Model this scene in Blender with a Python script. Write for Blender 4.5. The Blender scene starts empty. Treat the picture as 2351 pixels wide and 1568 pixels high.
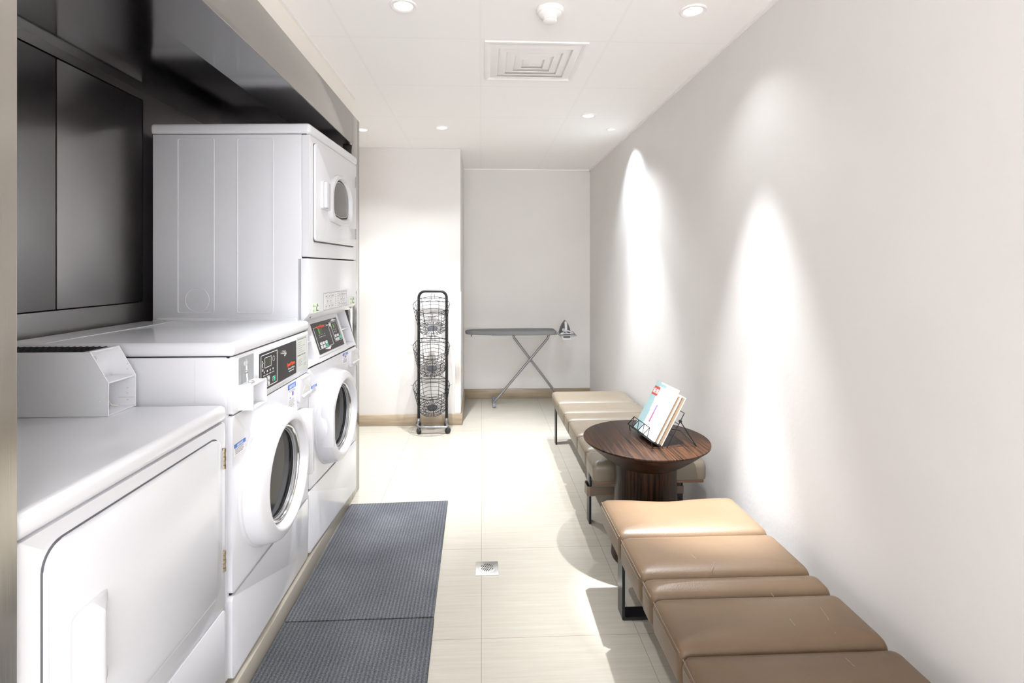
import bpy, bmesh, math, random
from mathutils import Vector, Matrix
random.seed(7)
SC = bpy.context.scene
COL = SC.collection
PI = math.pi

# ------------------------------------------------------------------ materials
MATS = {}
def newmat(name):
    m = bpy.data.materials.new(name); m.use_nodes = True
    nt = m.node_tree
    b = nt.nodes['Principled BSDF']
    MATS[name] = m
    return m, nt, b
def N(nt, t, **kw):
    n = nt.nodes.new(t)
    for k, v in kw.items():
        if k in n.inputs: n.inputs[k].default_value = v
        else: setattr(n, k, v)
    return n
def simple(name, col, rough=.5, metal=0., coat=0., spec=None, bump=None, alpha=None, emit=None):
    m, nt, b = newmat(name)
    b.inputs['Base Color'].default_value = (*col, 1)
    b.inputs['Roughness'].default_value = rough
    b.inputs['Metallic'].default_value = metal
    if coat: b.inputs['Coat Weight'].default_value = coat; b.inputs['Coat Roughness'].default_value = .06
    if spec is not None: b.inputs['Specular IOR Level'].default_value = spec
    if emit: b.inputs['Emission Color'].default_value = (*emit[:3], 1); b.inputs['Emission Strength'].default_value = emit[3]
    if bump:
        tc = N(nt, 'ShaderNodeTexCoord'); no = N(nt, 'ShaderNodeTexNoise', Scale=bump[0], Detail=3.)
        bp = N(nt, 'ShaderNodeBump', Strength=bump[1], Distance=.002)
        nt.links.new(tc.outputs['Object'], no.inputs['Vector']); nt.links.new(no.outputs['Fac'], bp.inputs['Height'])
        nt.links.new(bp.outputs['Normal'], b.inputs['Normal'])
    return m
def ramp(nt, stops):
    r = nt.nodes.new('ShaderNodeValToRGB')
    el = r.color_ramp.elements
    while len(el) < len(stops): el.new(.5)
    for e, (p, c) in zip(el, stops):
        e.position = p; e.color = (*c, 1)
    return r
def mapping(nt, scale, rot=(0, 0, 0), coord='Object'):
    tc = N(nt, 'ShaderNodeTexCoord'); mp = N(nt, 'ShaderNodeMapping')
    mp.inputs['Scale'].default_value = scale; mp.inputs['Rotation'].default_value = rot
    nt.links.new(tc.outputs[coord], mp.inputs['Vector'])
    return mp

simple('enamel', (.70, .705, .735), .22, coat=.35)
simple('enamel_grey', (.74, .745, .765), .4)
simple('plastic_white', (.62, .62, .645), .25, coat=.2)
simple('label_grey', (.60, .62, .58), .5)
simple('panel_black', (.018, .018, .02), .35)
simple('black_metal', (.006, .006, .007), .45, spec=.3)
simple('black_steel', (.02, .02, .022), .3, metal=.4)
simple('rubber_black', (.02, .02, .022), .6)
simple('disc_grey', (.02, .02, .024), .35)
simple('gap_dark', (.01, .01, .011), .8)
simple('recess_grey', (.34, .35, .365), .45)
simple('joint_grey', (.10, .10, .11), .6)
simple('silk_white', (.75, .75, .75), .6)
simple('brand_red', (.85, .09, .025), .5)
simple('brand_grey', (.45, .45, .45), .6)
simple('button_white', (.7, .7, .7), .4)
simple('button_green', (.03, .55, .33), .4)
simple('screen_olive', (.045, .05, .03), .15)
simple('screen_lit', (.10, .35, .04), .3)
simple('sticker_blue', (.06, .19, .62), .5)
simple('sticker_white', (.78, .78, .79), .5)
simple('sticker_green', (.72, .80, .60), .5)
simple('ink_teal', (.08, .17, .16), .6)
simple('ink_grey', (.25, .25, .26), .6)
simple('ink_purple', (.16, .10, .4), .6)
simple('chrome', (.75, .74, .72), .12, metal=1.)
simple('brass', (.48, .40, .28), .25, metal=1.)
simple('screw_metal', (.35, .35, .36), .3, metal=1.)
simple('drum_black', (.003, .003, .0032), .08, spec=.14)
simple('dryer_glass', (.085, .08, .075), .12, coat=.6)
simple('gasket_grey', (.28, .28, .29), .35)
simple('iron_grey', (.09, .09, .095), .4)
simple('iron_plate', (.25, .25, .26), .35, metal=.6)
simple('tube_grey', (.26, .26, .27), .32, metal=.5)
simple('foot_grey', (.20, .23, .27), .5)
simple('tray_grey', (.36, .36, .37), .35, metal=.5)
simple('paper_white', (.86, .86, .86), .45)
simple('paper_cyan', (.26, .37, .38), .5)
simple('paper_tan', (.24, .17, .11), .7)
simple('paper_red', (.36, .05, .035), .5)
simple('print_violet', (.24, .14, .42), .5)
simple('print_maroon', (.33, .07, .16), .5)
simple('print_peach', (.78, .64, .55), .5)
simple('print_sky', (.50, .58, .78), .5)
simple('ceiling_fixture', (.83, .81, .80), .6, spec=.2)
simple('vent_shadow', (.62, .60, .57), .7)
simple('strap_tan', (.14, .10, .07), .5, bump=(300, .2))
simple('underside_brown', (.16, .085, .05), .6)
simple('plinth_beige', (.34, .31, .26), .35, bump=(40, .1))
simple('lamp_glow', (.9, .9, .9), .5, emit=(1, .97, .94, .30))
simple('speck', (.03, .03, .03), .8)

# door glass of the washers
m, nt, b = newmat('clear_glass')
b.inputs['Base Color'].default_value = (.85, .87, .88, 1); b.inputs['Roughness'].default_value = .03
b.inputs['Transmission Weight'].default_value = 1.; b.inputs['IOR'].default_value = 1.48

# fabric of the ironing board
m, nt, b = newmat('board_fabric')
b.inputs['Roughness'].default_value = .85
mp = mapping(nt, (1, 1, 1)); no = N(nt, 'ShaderNodeTexNoise', Scale=500., Detail=2.)
rp = ramp(nt, [(.3, (.17, .172, .18)), (.7, (.225, .228, .236))])
nt.links.new(mp.outputs[0], no.inputs['Vector']); nt.links.new(no.outputs['Fac'], rp.inputs[0]); nt.links.new(rp.outputs[0], b.inputs['Base Color'])

# painted plaster
def paint(name, c1, c2, rough=.6, marks=False):
    m, nt, b = newmat(name)
    b.inputs['Roughness'].default_value = rough
    b.inputs['Specular IOR Level'].default_value = .3
    mp = mapping(nt, (1, 1, 1)); no = N(nt, 'ShaderNodeTexNoise', Scale=2.2, Detail=4.)
    rp = ramp(nt, [(.35, c1), (.65, c2)])
    nt.links.new(mp.outputs[0], no.inputs['Vector']); nt.links.new(no.outputs['Fac'], rp.inputs[0])
    out = rp.outputs[0]
    if marks:
        mp2 = mapping(nt, (1, 9, 2.2), (.5, 0, 0)); v = N(nt, 'ShaderNodeTexNoise', Scale=5.5, Detail=8., Roughness=.7)
        rp2 = ramp(nt, [(.735, (0, 0, 0)), (.77, (1, 1, 1))])
        mx = N(nt, 'ShaderNodeMix', data_type='RGBA'); mx.inputs[7].default_value = (.52, .48, .45, 1)
        ml = N(nt, 'ShaderNodeMath', operation='MULTIPLY'); ml.inputs[1].default_value = .45
        nt.links.new(mp2.outputs[0], v.inputs['Vector']); nt.links.new(v.outputs['Fac'], rp2.inputs[0])
        nt.links.new(rp2.outputs[0], ml.inputs[0]); nt.links.new(ml.outputs[0], mx.inputs[0]); nt.links.new(out, mx.inputs[6])
        out = mx.outputs[2]
    nt.links.new(out, b.inputs['Base Color'])
    n2 = N(nt, 'ShaderNodeTexNoise', Scale=45., Detail=5.); bp = N(nt, 'ShaderNodeBump', Strength=.12, Distance=.004)
    nt.links.new(mp.outputs[0], n2.inputs['Vector']); nt.links.new(n2.outputs['Fac'], bp.inputs['Height']); nt.links.new(bp.outputs[0], b.inputs['Normal'])
    return m
paint('wall_paint', (.675, .655, .64), (.695, .675, .66), marks=True)
paint('wall_beige', (.83, .79, .73), (.85, .81, .75))

# ceiling tiles with a faint grid
m, nt, b = newmat('ceiling_tile')
b.inputs['Roughness'].default_value = .8
tc = N(nt, 'ShaderNodeTexCoord'); sp = N(nt, 'ShaderNodeSeparateXYZ'); nt.links.new(tc.outputs['Object'], sp.inputs[0])
def gridline(nt, src, off, pitch, half):
    a = N(nt, 'ShaderNodeMath', operation='SUBTRACT'); a.inputs[1].default_value = off - 20 * pitch; nt.links.new(src, a.inputs[0])
    p = N(nt, 'ShaderNodeMath', operation='PINGPONG'); p.inputs[1].default_value = pitch / 2; nt.links.new(a.outputs[0], p.inputs[0])
    l = N(nt, 'ShaderNodeMath', operation='LESS_THAN'); l.inputs[1].default_value = half; nt.links.new(p.outputs[0], l.inputs[0])
    return l.outputs[0]
g1 = gridline(nt, sp.outputs[0], -.005, .585, .006); g2 = gridline(nt, sp.outputs[1], 2.326, .598, .006)
mxg = N(nt, 'ShaderNodeMath', operation='MAXIMUM'); nt.links.new(g1, mxg.inputs[0]); nt.links.new(g2, mxg.inputs[1])
mc = N(nt, 'ShaderNodeMix', data_type='RGBA'); mc.inputs[6].default_value = (.885, .87, .86, 1); mc.inputs[7].default_value = (.86, .845, .835, 1)
nt.links.new(mxg.outputs[0], mc.inputs[0]); nt.links.new(mc.outputs[2], b.inputs['Base Color'])

# streaky travertine-look porcelain tiles
m, nt, b = newmat('floor_tile')
b.inputs['Roughness'].default_value = .24
tc = N(nt, 'ShaderNodeTexCoord'); sp = N(nt, 'ShaderNodeSeparateXYZ'); nt.links.new(tc.outputs['Object'], sp.inputs[0])
mp = mapping(nt, (1.6, 40, 1)); no = N(nt, 'ShaderNodeTexNoise', Scale=1.7, Detail=9., Roughness=.76, Distortion=.35)
nt.links.new(mp.outputs[0], no.inputs['Vector'])
rp = ramp(nt, [(.25, (.328, .302, .252)), (.48, (.362, .336, .284)), (.62, (.382, .357, .306)), (.8, (.415, .392, .342))])
nt.links.new(no.outputs['Fac'], rp.inputs[0])
g1 = gridline(nt, sp.outputs[0], -.0005, .575, .0011); g2 = gridline(nt, sp.outputs[1], 1.867, .6, .0011)
mxg = N(nt, 'ShaderNodeMath', operation='MAXIMUM'); nt.links.new(g1, mxg.inputs[0]); nt.links.new(g2, mxg.inputs[1])
mc = N(nt, 'ShaderNodeMix', data_type='RGBA'); mc.inputs[7].default_value = (.22, .20, .17, 1)
nt.links.new(mxg.outputs[0], mc.inputs[0]); nt.links.new(rp.outputs[0], mc.inputs[6]); nt.links.new(mc.outputs[2], b.inputs['Base Color'])

# skirting tile (wood-look stone)
m, nt, b = newmat('skirting_stone')
b.inputs['Roughness'].default_value = .35
mp = mapping(nt, (2.2, 2.2, 30)); no = N(nt, 'ShaderNodeTexNoise', Scale=2., Detail=6.)
rp = ramp(nt, [(.3, (.27, .205, .135)), (.7, (.37, .295, .21))])
nt.links.new(mp.outputs[0], no.inputs['Vector']); nt.links.new(no.outputs['Fac'], rp.inputs[0]); nt.links.new(rp.outputs[0], b.inputs['Base Color'])

# stainless steel, brushed
def steel(name, col, rough, scale, strength=.05, rv=.08):
    m, nt, b = newmat(name)
    b.inputs['Base Color'].default_value = (*col, 1); b.inputs['Metallic'].default_value = 1.
    mp = mapping(nt, scale); no = N(nt, 'ShaderNodeTexNoise', Scale=4., Detail=4.)
    nt.links.new(mp.outputs[0], no.inputs['Vector'])
    mr = N(nt, 'ShaderNodeMapRange'); mr.inputs[3].default_value = rough - rv / 2; mr.inputs[4].default_value = rough + rv / 2
    nt.links.new(no.outputs['Fac'], mr.inputs[0]); nt.links.new(mr.outputs[0], b.inputs['Roughness'])
    bp = N(nt, 'ShaderNodeBump', Strength=strength, Distance=.002); nt.links.new(no.outputs['Fac'], bp.inputs['Height']); nt.links.new(bp.outputs[0], b.inputs['Normal'])
    b.inputs['Anisotropic'].default_value = .4
    return m
steel('steel_wall', (.40, .388, .378), .30, (90, 90, 1.2))
steel('steel_polished', (.40, .385, .365), .13, (1.5, 2.5, 3), .10, .04)
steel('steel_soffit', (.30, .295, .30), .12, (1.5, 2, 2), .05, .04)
steel('steel_pillar', (.52, .485, .435), .24, (80, 80, 1.2))
steel('steel_guard', (.66, .62, .57), .2, (60, 60, 1.2))
steel('steel_drain', (.60, .59, .57), .32, (60, 3, 3))

# ribbed entrance carpet
m, nt, b = newmat('ribbed_carpet')
b.inputs['Roughness'].default_value = .95; b.inputs['Specular IOR Level'].default_value = .1
tc = N(nt, 'ShaderNodeTexCoord'); sp = N(nt, 'ShaderNodeSeparateXYZ'); nt.links.new(tc.outputs['Object'], sp.inputs[0])
s = N(nt, 'ShaderNodeMath', operation='MULTIPLY'); s.inputs[1].default_value = 2 * PI / .0145; nt.links.new(sp.outputs[0], s.inputs[0])
si = N(nt, 'ShaderNodeMath', operation='SINE'); nt.links.new(s.outputs[0], si.inputs[0])
n1 = N(nt, 'ShaderNodeTexNoise', Scale=210., Detail=5., Roughness=.85); nt.links.new(tc.outputs['Object'], n1.inputs['Vector'])
n2 = N(nt, 'ShaderNodeTexNoise', Scale=3., Detail=2.); nt.links.new(tc.outputs['Object'], n2.inputs['Vector'])
ad = N(nt, 'ShaderNodeMath', operation='MULTIPLY_ADD'); ad.inputs[1].default_value = .06; nt.links.new(si.outputs[0], ad.inputs[0]); nt.links.new(n1.outputs['Fac'], ad.inputs[2])
ad2 = N(nt, 'ShaderNodeMath', operation='MULTIPLY_ADD'); ad2.inputs[1].default_value = .25; ad2.inputs[2].default_value = -.125
nt.links.new(n2.outputs['Fac'], ad2.inputs[0])
ad3 = N(nt, 'ShaderNodeMath', operation='ADD'); nt.links.new(ad.outputs[0], ad3.inputs[0]); nt.links.new(ad2.outputs[0], ad3.inputs[1])
rp = ramp(nt, [(.3, (.030, .031, .036)), (.5, (.088, .091, .100)), (.72, (.20, .205, .22))])
nt.links.new(ad3.outputs[0], rp.inputs[0]); nt.links.new(rp.outputs[0], b.inputs['Base Color'])
bp = N(nt, 'ShaderNodeBump', Strength=.7, Distance=.003); nt.links.new(ad.outputs[0], bp.inputs['Height']); nt.links.new(bp.outputs[0], b.inputs['Normal'])

# leather
def leather(name, c1, c2):
    m, nt, b = newmat(name)
    b.inputs['Roughness'].default_value = .42; b.inputs['Specular IOR Level'].default_value = .36
    mp = mapping(nt, (1, 1, 1)); no = N(nt, 'ShaderNodeTexNoise', Scale=5., Detail=4.)
    rp = ramp(nt, [(.35, c1), (.65, c2)])
    nt.links.new(mp.outputs[0], no.inputs['Vector']); nt.links.new(no.outputs['Fac'], rp.inputs[0])
    # pale scuffs and creases in the hide
    mp2 = mapping(nt, (26, 3.2, 6), (0, 0, .25)); n3 = N(nt, 'ShaderNodeTexNoise', Scale=2.2, Detail=7., Roughness=.72)
    r3 = ramp(nt, [(.715, (0, 0, 0)), (.75, (1, 1, 1))])
    mx = N(nt, 'ShaderNodeMix', data_type='RGBA'); mx.inputs[7].default_value = (.24, .19, .145, 1)
    ml = N(nt, 'ShaderNodeMath', operation='MULTIPLY'); ml.inputs[1].default_value = .5
    nt.links.new(mp2.outputs[0], n3.inputs['Vector']); nt.links.new(n3.outputs['Fac'], r3.inputs[0]); nt.links.new(r3.outputs[0], ml.inputs[0])
    nt.links.new(ml.outputs[0], mx.inputs[0]); nt.links.new(rp.outputs[0], mx.inputs[6]); nt.links.new(mx.outputs[2], b.inputs['Base Color'])
    v = N(nt, 'ShaderNodeTexVoronoi', Scale=260.); nt.links.new(mp.outputs[0], v.inputs['Vector'])
    bp = N(nt, 'ShaderNodeBump', Strength=.18, Distance=.001); nt.links.new(v.outputs['Distance'], bp.inputs['Height']); nt.links.new(bp.outputs[0], b.inputs['Normal'])
leather('leather_tan', (.112, .072, .042), (.125, .081, .048))
leather('leather_sand', (.152, .124, .090), (.166, .136, .100))
simple('seam_thread', (.19, .14, .09), .6)

# striped dark wood
def wood(name, scale, rot=(0, 0, 0)):
    m, nt, b = newmat(name)
    b.inputs['Roughness'].default_value = .38; b.inputs['Specular IOR Level'].default_value = .18
    mp = mapping(nt, scale, rot); no = N(nt, 'ShaderNodeTexNoise', Scale=3., Detail=6., Roughness=.65, Distortion=.3)
    rp = ramp(nt, [(.38, (.002, .001, .0007)), (.44, (.011, .0045, .002)), (.58, (.030, .0120, .0045)), (.72, (.052, .022, .009))])
    nt.links.new(mp.outputs[0], no.inputs['Vector']); nt.links.new(no.outputs['Fac'], rp.inputs[0]); nt.links.new(rp.outputs[0], b.inputs['Base Color'])
wood('wood_top', (48, 1.5, 1), (0, 0, .32))
wood('wood_side', (30, 30, .8))
wood('wood_bowl', (6, 6, 60))

# ------------------------------------------------------------------ mesh builder
class MB:
    def __init__(s, *mats):
        s.bm = bmesh.new(); s.mats = list(mats)
    def mi(s, m):
        if m is None: return 0
        if m not in s.mats: s.mats.append(m)
        return s.mats.index(m)
    def _fin(s, faces, m):
        i = s.mi(m)
        for f in faces: f.material_index = i
    def box(s, x0, x1, y0, y1, z0, z1, m=None, bev=0., seg=2, mat=None):
        bm = s.bm
        vs = [bm.verts.new((x, y, z)) for x in (x0, x1) for y in (y0, y1) for z in (z0, z1)]
        q = [(0, 1, 3, 2), (4, 6, 7, 5), (0, 4, 5, 1), (2, 3, 7, 6), (0, 2, 6, 4), (1, 5, 7, 3)]
        fs = [bm.faces.new([vs[i] for i in f]) for f in q]
        s._fin(fs, m)
        if bev > 0:
            es = list({e for f in fs for e in f.edges})
            r = bmesh.ops.bevel(bm, geom=es, offset=bev, segments=seg, profile=.5, affect='EDGES', clamp_overlap=True, material=-1)
            s._fin(r['faces'], m)
            vs = list({v for f in fs if f.is_valid for v in f.verts} | {v for f in r['faces'] if f.is_valid for v in f.verts})
        if mat is not None: bmesh.ops.transform(bm, matrix=mat, verts=vs)
        return vs
    def loft(s, loops, m=None, cap0=True, cap1=True, closed=True, ring=False):
        bm = s.bm
        L = [[bm.verts.new(p) for p in lp] for lp in loops]
        fs = []; n = len(L[0]); K = len(L)
        for a in range(K if ring else K - 1):
            A = L[a]; B = L[(a + 1) % K]
            for i in range(n if closed else n - 1):
                j = (i + 1) % n
                fs.append(bm.faces.new((A[i], A[j], B[j], B[i])))
        if cap0 and not ring: fs.append(bm.faces.new(L[0]))
        if cap1 and not ring: fs.append(bm.faces.new(list(reversed(L[-1]))))
        s._fin(fs, m)
        return [v for lp in L for v in lp]
    def prism(s, poly, axis, a0, a1, m=None, bev=0., seg=2):
        def P(p, a):
            return {'x': (a, p[0], p[1]), 'y': (p[0], a, p[1]), 'z': (p[0], p[1], a)}[axis]
        bm = s.bm
        A = [bm.verts.new(P(p, a0)) for p in poly]; B = [bm.verts.new(P(p, a1)) for p in poly]
        n = len(poly); fs = [bm.faces.new(A), bm.faces.new(list(reversed(B)))]
        for i in range(n): fs.append(bm.faces.new((A[i], A[(i + 1) % n], B[(i + 1) % n], B[i])))
        s._fin(fs, m)
        if bev > 0:
            es = list({e for f in fs for e in f.edges})
            r = bmesh.ops.bevel(bm, geom=es, offset=bev, segments=seg, profile=.5, affect='EDGES', clamp_overlap=True, material=-1)
            s._fin(r['faces'], m)
    def tube(s, pts, r, m=None, n=8, closed=False):
        pts = [Vector(p) for p in pts]
        k = len(pts); loops = []
        up = None
        for i, p in enumerate(pts):
            if closed: t = (pts[(i + 1) % k] - pts[i - 1])
            else: t = pts[min(i + 1, k - 1)] - pts[max(i - 1, 0)]
            t.normalize()
            if up is None:
                up = Vector((0, 0, 1)) if abs(t.z) < .9 else Vector((1, 0, 0))
            u = up - t * up.dot(t)
            if u.length < 1e-5: u = t.orthogonal()
            u.normalize(); up = u
            v = t.cross(u)
            rr = r[i] if isinstance(r, (list, tuple)) else r
            loops.append([p + (u * math.cos(2 * PI * j / n) + v * math.sin(2 * PI * j / n)) * rr for j in range(n)])
        s.loft(loops, m, ring=closed)
    def lathe(s, prof, c, axis='z', n=48, m=None, cap0=True, cap1=True, ring=False):
        # prof: (radius, height) pairs along the axis
        loops = []
        for r, h in prof:
            lp = []
            for i in range(n):
                a = 2 * PI * i / n; p = (r * math.cos(a), r * math.sin(a))
                lp.append({'z': (c[0] + p[0], c[1] + p[1], c[2] + h), 'x': (c[0] + h, c[1] + p[0], c[2] + p[1]), 'y': (c[0] + p[0], c[1] + h, c[2] + p[1])}[axis])
            loops.append(lp)
        s.loft(loops, m, cap0, cap1, ring=ring)
    def cyl(s, p0, p1, r, m=None, n=16):
        s.tube([p0, p1], r, m, n)
    def rect(s, mat, x0, x1, y0, y1, h=.0006, m=None):
        # thin raised patch in the local plane of mat
        s.box(x0, x1, y0, y1, -.0004, h, m, mat=mat)
    def text(s, body, size, mat, m=None, h=.0004, align='LEFT', xs=1., bold=0.):
        cu = bpy.data.curves.new('txt', 'FONT'); cu.body = body; cu.size = size; cu.align_x = align
        cu.extrude = h; cu.offset = bold; cu.resolution_u = 2
        ob = bpy.data.objects.new('txt', cu); COL.objects.link(ob)
        dg = bpy.context.evaluated_depsgraph_get()
        me = ob.evaluated_get(dg).to_mesh()
        T = mat @ Matrix.Diagonal((xs, 1, 1, 1))
        vs = [s.bm.verts.new(T @ v.co) for v in me.vertices]
        i = s.mi(m)
        for p in me.polygons:
            try:
                f = s.bm.faces.new([vs[q] for q in p.vertices]); f.material_index = i
            except ValueError: pass
        ob.evaluated_get(dg).to_mesh_clear()
        bpy.data.objects.remove(ob); bpy.data.curves.remove(cu)
    def build(s, name, parent=None, angle=35, matrix=None):
        bm = s.bm
        bmesh.ops.recalc_face_normals(bm, faces=bm.faces)
        me = bpy.data.meshes.new(name)
        for f in bm.faces: f.smooth = True
        bm.to_mesh(me); bm.free()
        for k in s.mats: me.materials.append(MATS[k])
        me.set_sharp_from_angle(angle=math.radians(angle))
        o = bpy.data.objects.new(name, me); COL.objects.link(o)
        if matrix is not None: o.matrix_local = matrix
        if parent is not None: o.parent = parent
        return o
def tag(o, label=None, cat=None, group=None, kind=None):
    if label: o['label'] = label
    if cat: o['category'] = cat
    if group: o['group'] = group
    if kind: o['kind'] = kind
    return o
def empty(name, loc, rz=0., label=None, cat=None, group=None):
    o = bpy.data.objects.new(name, None); COL.objects.link(o)
    o.location = loc; o.rotation_euler = (0, 0, rz); o.empty_display_size = .05
    return tag(o, label, cat, group)
def struct(o): o['kind'] = 'structure'; return o
def rrect(x0, x1, y0, y1, r, n=5):
    pts = []
    for cx, cy, a0 in ((x1 - r, y1 - r, 0), (x0 + r, y1 - r, PI / 2), (x0 + r, y0 + r, PI), (x1 - r, y0 + r, 1.5 * PI)):
        for i in range(n + 1):
            a = a0 + PI / 2 * i / n
            pts.append((cx + r * math.cos(a), cy + r * math.sin(a)))
    return pts
def arc(c, r, a0, a1, n):
    return [(c[0] + r * math.cos(a0 + (a1 - a0) * i / n), c[1] + r * math.sin(a0 + (a1 - a0) * i / n)) for i in range(n + 1)]
def front(u, z, v=0., tilt=0.):
    # plane frame on a machine front: text x runs along +y, y runs up, normal +x
    M = Matrix(((0, 0, 1, v), (1, 0, 0, u), (0, 1, 0, z), (0, 0, 0, 1)))
    if tilt: M = M @ Matrix.Rotation(tilt, 4, 'X')
    return M

# ------------------------------------------------------------------ the room
CEIL = 2.37; XR = 1.13; YB = 5.342; YP = 4.442; XF = -.745; XW = -1.52
b = MB('floor_tile'); b.box(-2.2, 1.4, -2.2, 5.6, -.06, 0); struct(b.build('floor'))
b = MB('ceiling_tile'); b.box(-2.2, 1.4, -1.6, 5.6, CEIL, CEIL + .06); struct(b.build('ceiling'))
b = MB('wall_paint'); b.box(XR, XR + .1, -1.6, 5.6, 0, CEIL); struct(b.build('wall_right'))
b = MB('wall_paint'); b.box(-.3, XR, YB, YB + .1, 0, CEIL); struct(b.build('wall_back'))
b = MB('wall_paint'); b.box(-1.9, -.18, YP, YB + .1, 0, CEIL, bev=.004); struct(b.build('wall_niche'))
b = MB('wall_paint'); b.box(-2.0, -1.9, 3.15, YB + .1, 0, CEIL); struct(b.build('wall_niche_side'))
# plaster band above the steel fascia, closing the alcove block to the ceiling
b = MB('wall_beige'); b.box(-1.9, -.775, -.25, 3.15, 2.232, CEIL); b.box(-1.9, -.80, 3.10, 3.16, 0, 2.232); struct(b.build('wall_left'))
b = MB('wall_paint'); b.box(-.90, -.775, -1.6, -.25, 0, CEIL); struct(b.build('wall_unseen_light_block'))  # unseen wall, added to keep side light off the near right wall
# steel back wall of the machine alcove: frame strips proud of a dark recess
b = MB('steel_wall', 'gap_dark')
b.box(XW - .08, XW, -.25, 3.1, 0, 2.2, 'gap_dark')
b.box(XW, XW + .02, -.25, 3.06, 2.085, 2.12); b.box(XW, XW + .02, -.25, 3.06, 0, 1.188)
b.box(XW, XW + .02, 2.356, 3.06, 1.188, 2.085); b.box(XW, XW + .02, -.25, .5, 1.188, 2.085)
struct(b.build('wall_alcove'))
b = MB('steel_wall'); b.box(XW + .001, XW + .02, .506, 1.885, 1.193, 2.079, bev=.001); struct(b.build('door_1'))
b = MB('steel_wall'); b.box(XW + .001, XW + .02, 1.891, 2.350, 1.193, 2.079, bev=.001); struct(b.build('door_2'))
b = MB('steel_wall'); b.box(XW, -.80, 3.05, 3.10, 0, 2.2); struct(b.build('wall_alcove_end'))
b = MB('steel_wall'); b.box(XW, -.80, -.25, -.20, 0, 2.2); struct(b.build('wall_alcove_near'))
b = MB('steel_soffit'); b.box(XW, -.95, -.2, 3.05, 2.12, 2.2); struct(b.build('ceiling_alcove'))
b = MB('steel_polished', 'steel_soffit')
b.box(-.95, XF, .86, 3.012, 2.055, 2.232, bev=.0015); b.box(-.9495, XF - .002, .862, 3.011, 2.0535, 2.0552, 'steel_soffit'); struct(b.build('trim_1'))
b = MB('steel_pillar'); b.box(-.80, XF, -.25, .862, 0, 2.232, bev=.0015); struct(b.build('trim_2'))
b = MB('steel_polished'); b.box(-.80, XF, 3.016, 3.185, 0, 2.232, bev=.0015); struct(b.build('trim_3'))
# stone plinth the machines stand on
b = MB('plinth_beige'); b.box(XW, XF, .862, 3.012, 0, .072, bev=.003); struct(b.build('trim_4'))
# skirting
b = MB('skirting_stone'); b.box(-.18, XR, YB - .012, YB, 0, .098, bev=.002); struct(b.build('baseboard_back'))
b = MB('skirting_stone'); b.box(-1.9, -.166, YP - .012, YP, 0, .095, bev=.002); b.box(-.18, -.166, YP, YB, 0, .095, bev=.002); struct(b.build('baseboard_niche'))
# white angle strip where the ceiling meets the walls
b = MB('ceiling_fixture', 'gap_dark')
b.box(-.18, XR, YB - .018, YB, CEIL - .012, CEIL); b.box(XR - .014, XR, -1.6, YB, CEIL - .012, CEIL)
struct(b.build('trim_5'))
b = MB('ceiling_fixture'); b.box(-.775, -.763, -.25, 3.162, CEIL - .008, CEIL); struct(b.build('trim_6'))

# steel corner guard on the niche corner
b = MB('steel_guard'); b.prism([(-.226, YP - .003), (-.177, YP - .003), (-.177, YP + .05), (-.18, YP + .05), (-.18, YP), (-.226, YP)], 'z', .105, 1.141)
tag(b.build('corner_guard'), 'tall stainless steel guard strip on the white wall corner behind the basket stand', 'corner guard')

# ------------------------------------------------------------------ shared machine pieces
def porthole(parent, uc, zc, handle_side, R=.231, ri=.178):
    d = MB('plastic_white')
    prof = [(R + .005, .0), (R + .005, .008), (R, .011), (R - .002, .030), (R - .007, .052), (R - .011, .060), (R - .016, .064), (R - .021, .066), (ri + .012, .076), (ri + .007, .0765), (ri + .003, .075), (ri, .071), (ri - .006, .050), (ri - .014, .026), (ri - .018, .004)]
    d.lathe(prof, (0, uc, zc), 'x', 72, 'plastic_white', ring=True)
    hs = handle_side
    if hs > 0:   # grip block set into the far edge of the ring
        d.prism([(-.004, uc + .226), (.060, uc + .262), (.066, uc + .27), (.060, uc + .31), (-.004, uc + .318)], 'z', zc - .115, zc + .145, 'plastic_white', .005)
        # swap: prism axis z takes (x, y)
    else:
        d.prism([(.03, uc - .2156), (.084, uc - .2116), (.084, uc - .186), (.05, uc - .180)], 'z', zc - .09, zc + .10, 'plastic_white', .004)
        d.prism([(.0, uc + .200), (.05, uc + .205), (.05, uc + .252), (.0, uc + .262)], 'z', zc - .10, zc + .10, 'plastic_white', .008)
    dr = d.build('door', parent)
    g = MB('gasket_grey')
    for k, (r0, h0, rr) in enumerate(((ri - .018, .045, .005), (ri - .024, .036, .004), (ri - .029, .026, .004))):
        ring = [(h0, uc + r0 * math.cos(2 * PI * i / 64), zc + r0 * math.sin(2 * PI * i / 64)) for i in range(64)]
        g.tube(ring, rr, 'gasket_grey' if k == 1 else 'chrome', 8, closed=True)
    g.build('door_seal', dr)
    w = MB('drum_black')
    rw = ri - .030
    w.lathe([(rw, .030), (rw - .006, .012), (rw - .025, -.006), (rw - .06, -.022), (.05, -.036), (.004, -.038)], (0, uc, zc), 'x', 56, 'drum_black')
    w.build('door_glass', dr)
    return dr
def notice(parent, u, z, w, h, v=0., title='NOTICE', lines=4):
    s = MB('sticker_white', 'sticker_blue', 'silk_white', 'ink_grey')
    M = front(u, z, v)
    s.rect(M, 0, w, -h, 0, .0006, 'sticker_white')
    s.rect(M, 0, w, -h * .33, 0, .0010, 'sticker_blue')
    if title: s.text(title, h * .30, M @ Matrix.Translation((w * .5, -h * .275, .0012)), 'silk_white', align='CENTER')
    for i in range(lines):
        y = -h * .42 - i * h * .52 / lines
        s.rect(M, w * .06, w * random.uniform(.75, .94), y - h * .05, y, .0010, 'ink_grey')
    return s.build('sticker', parent)
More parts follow.
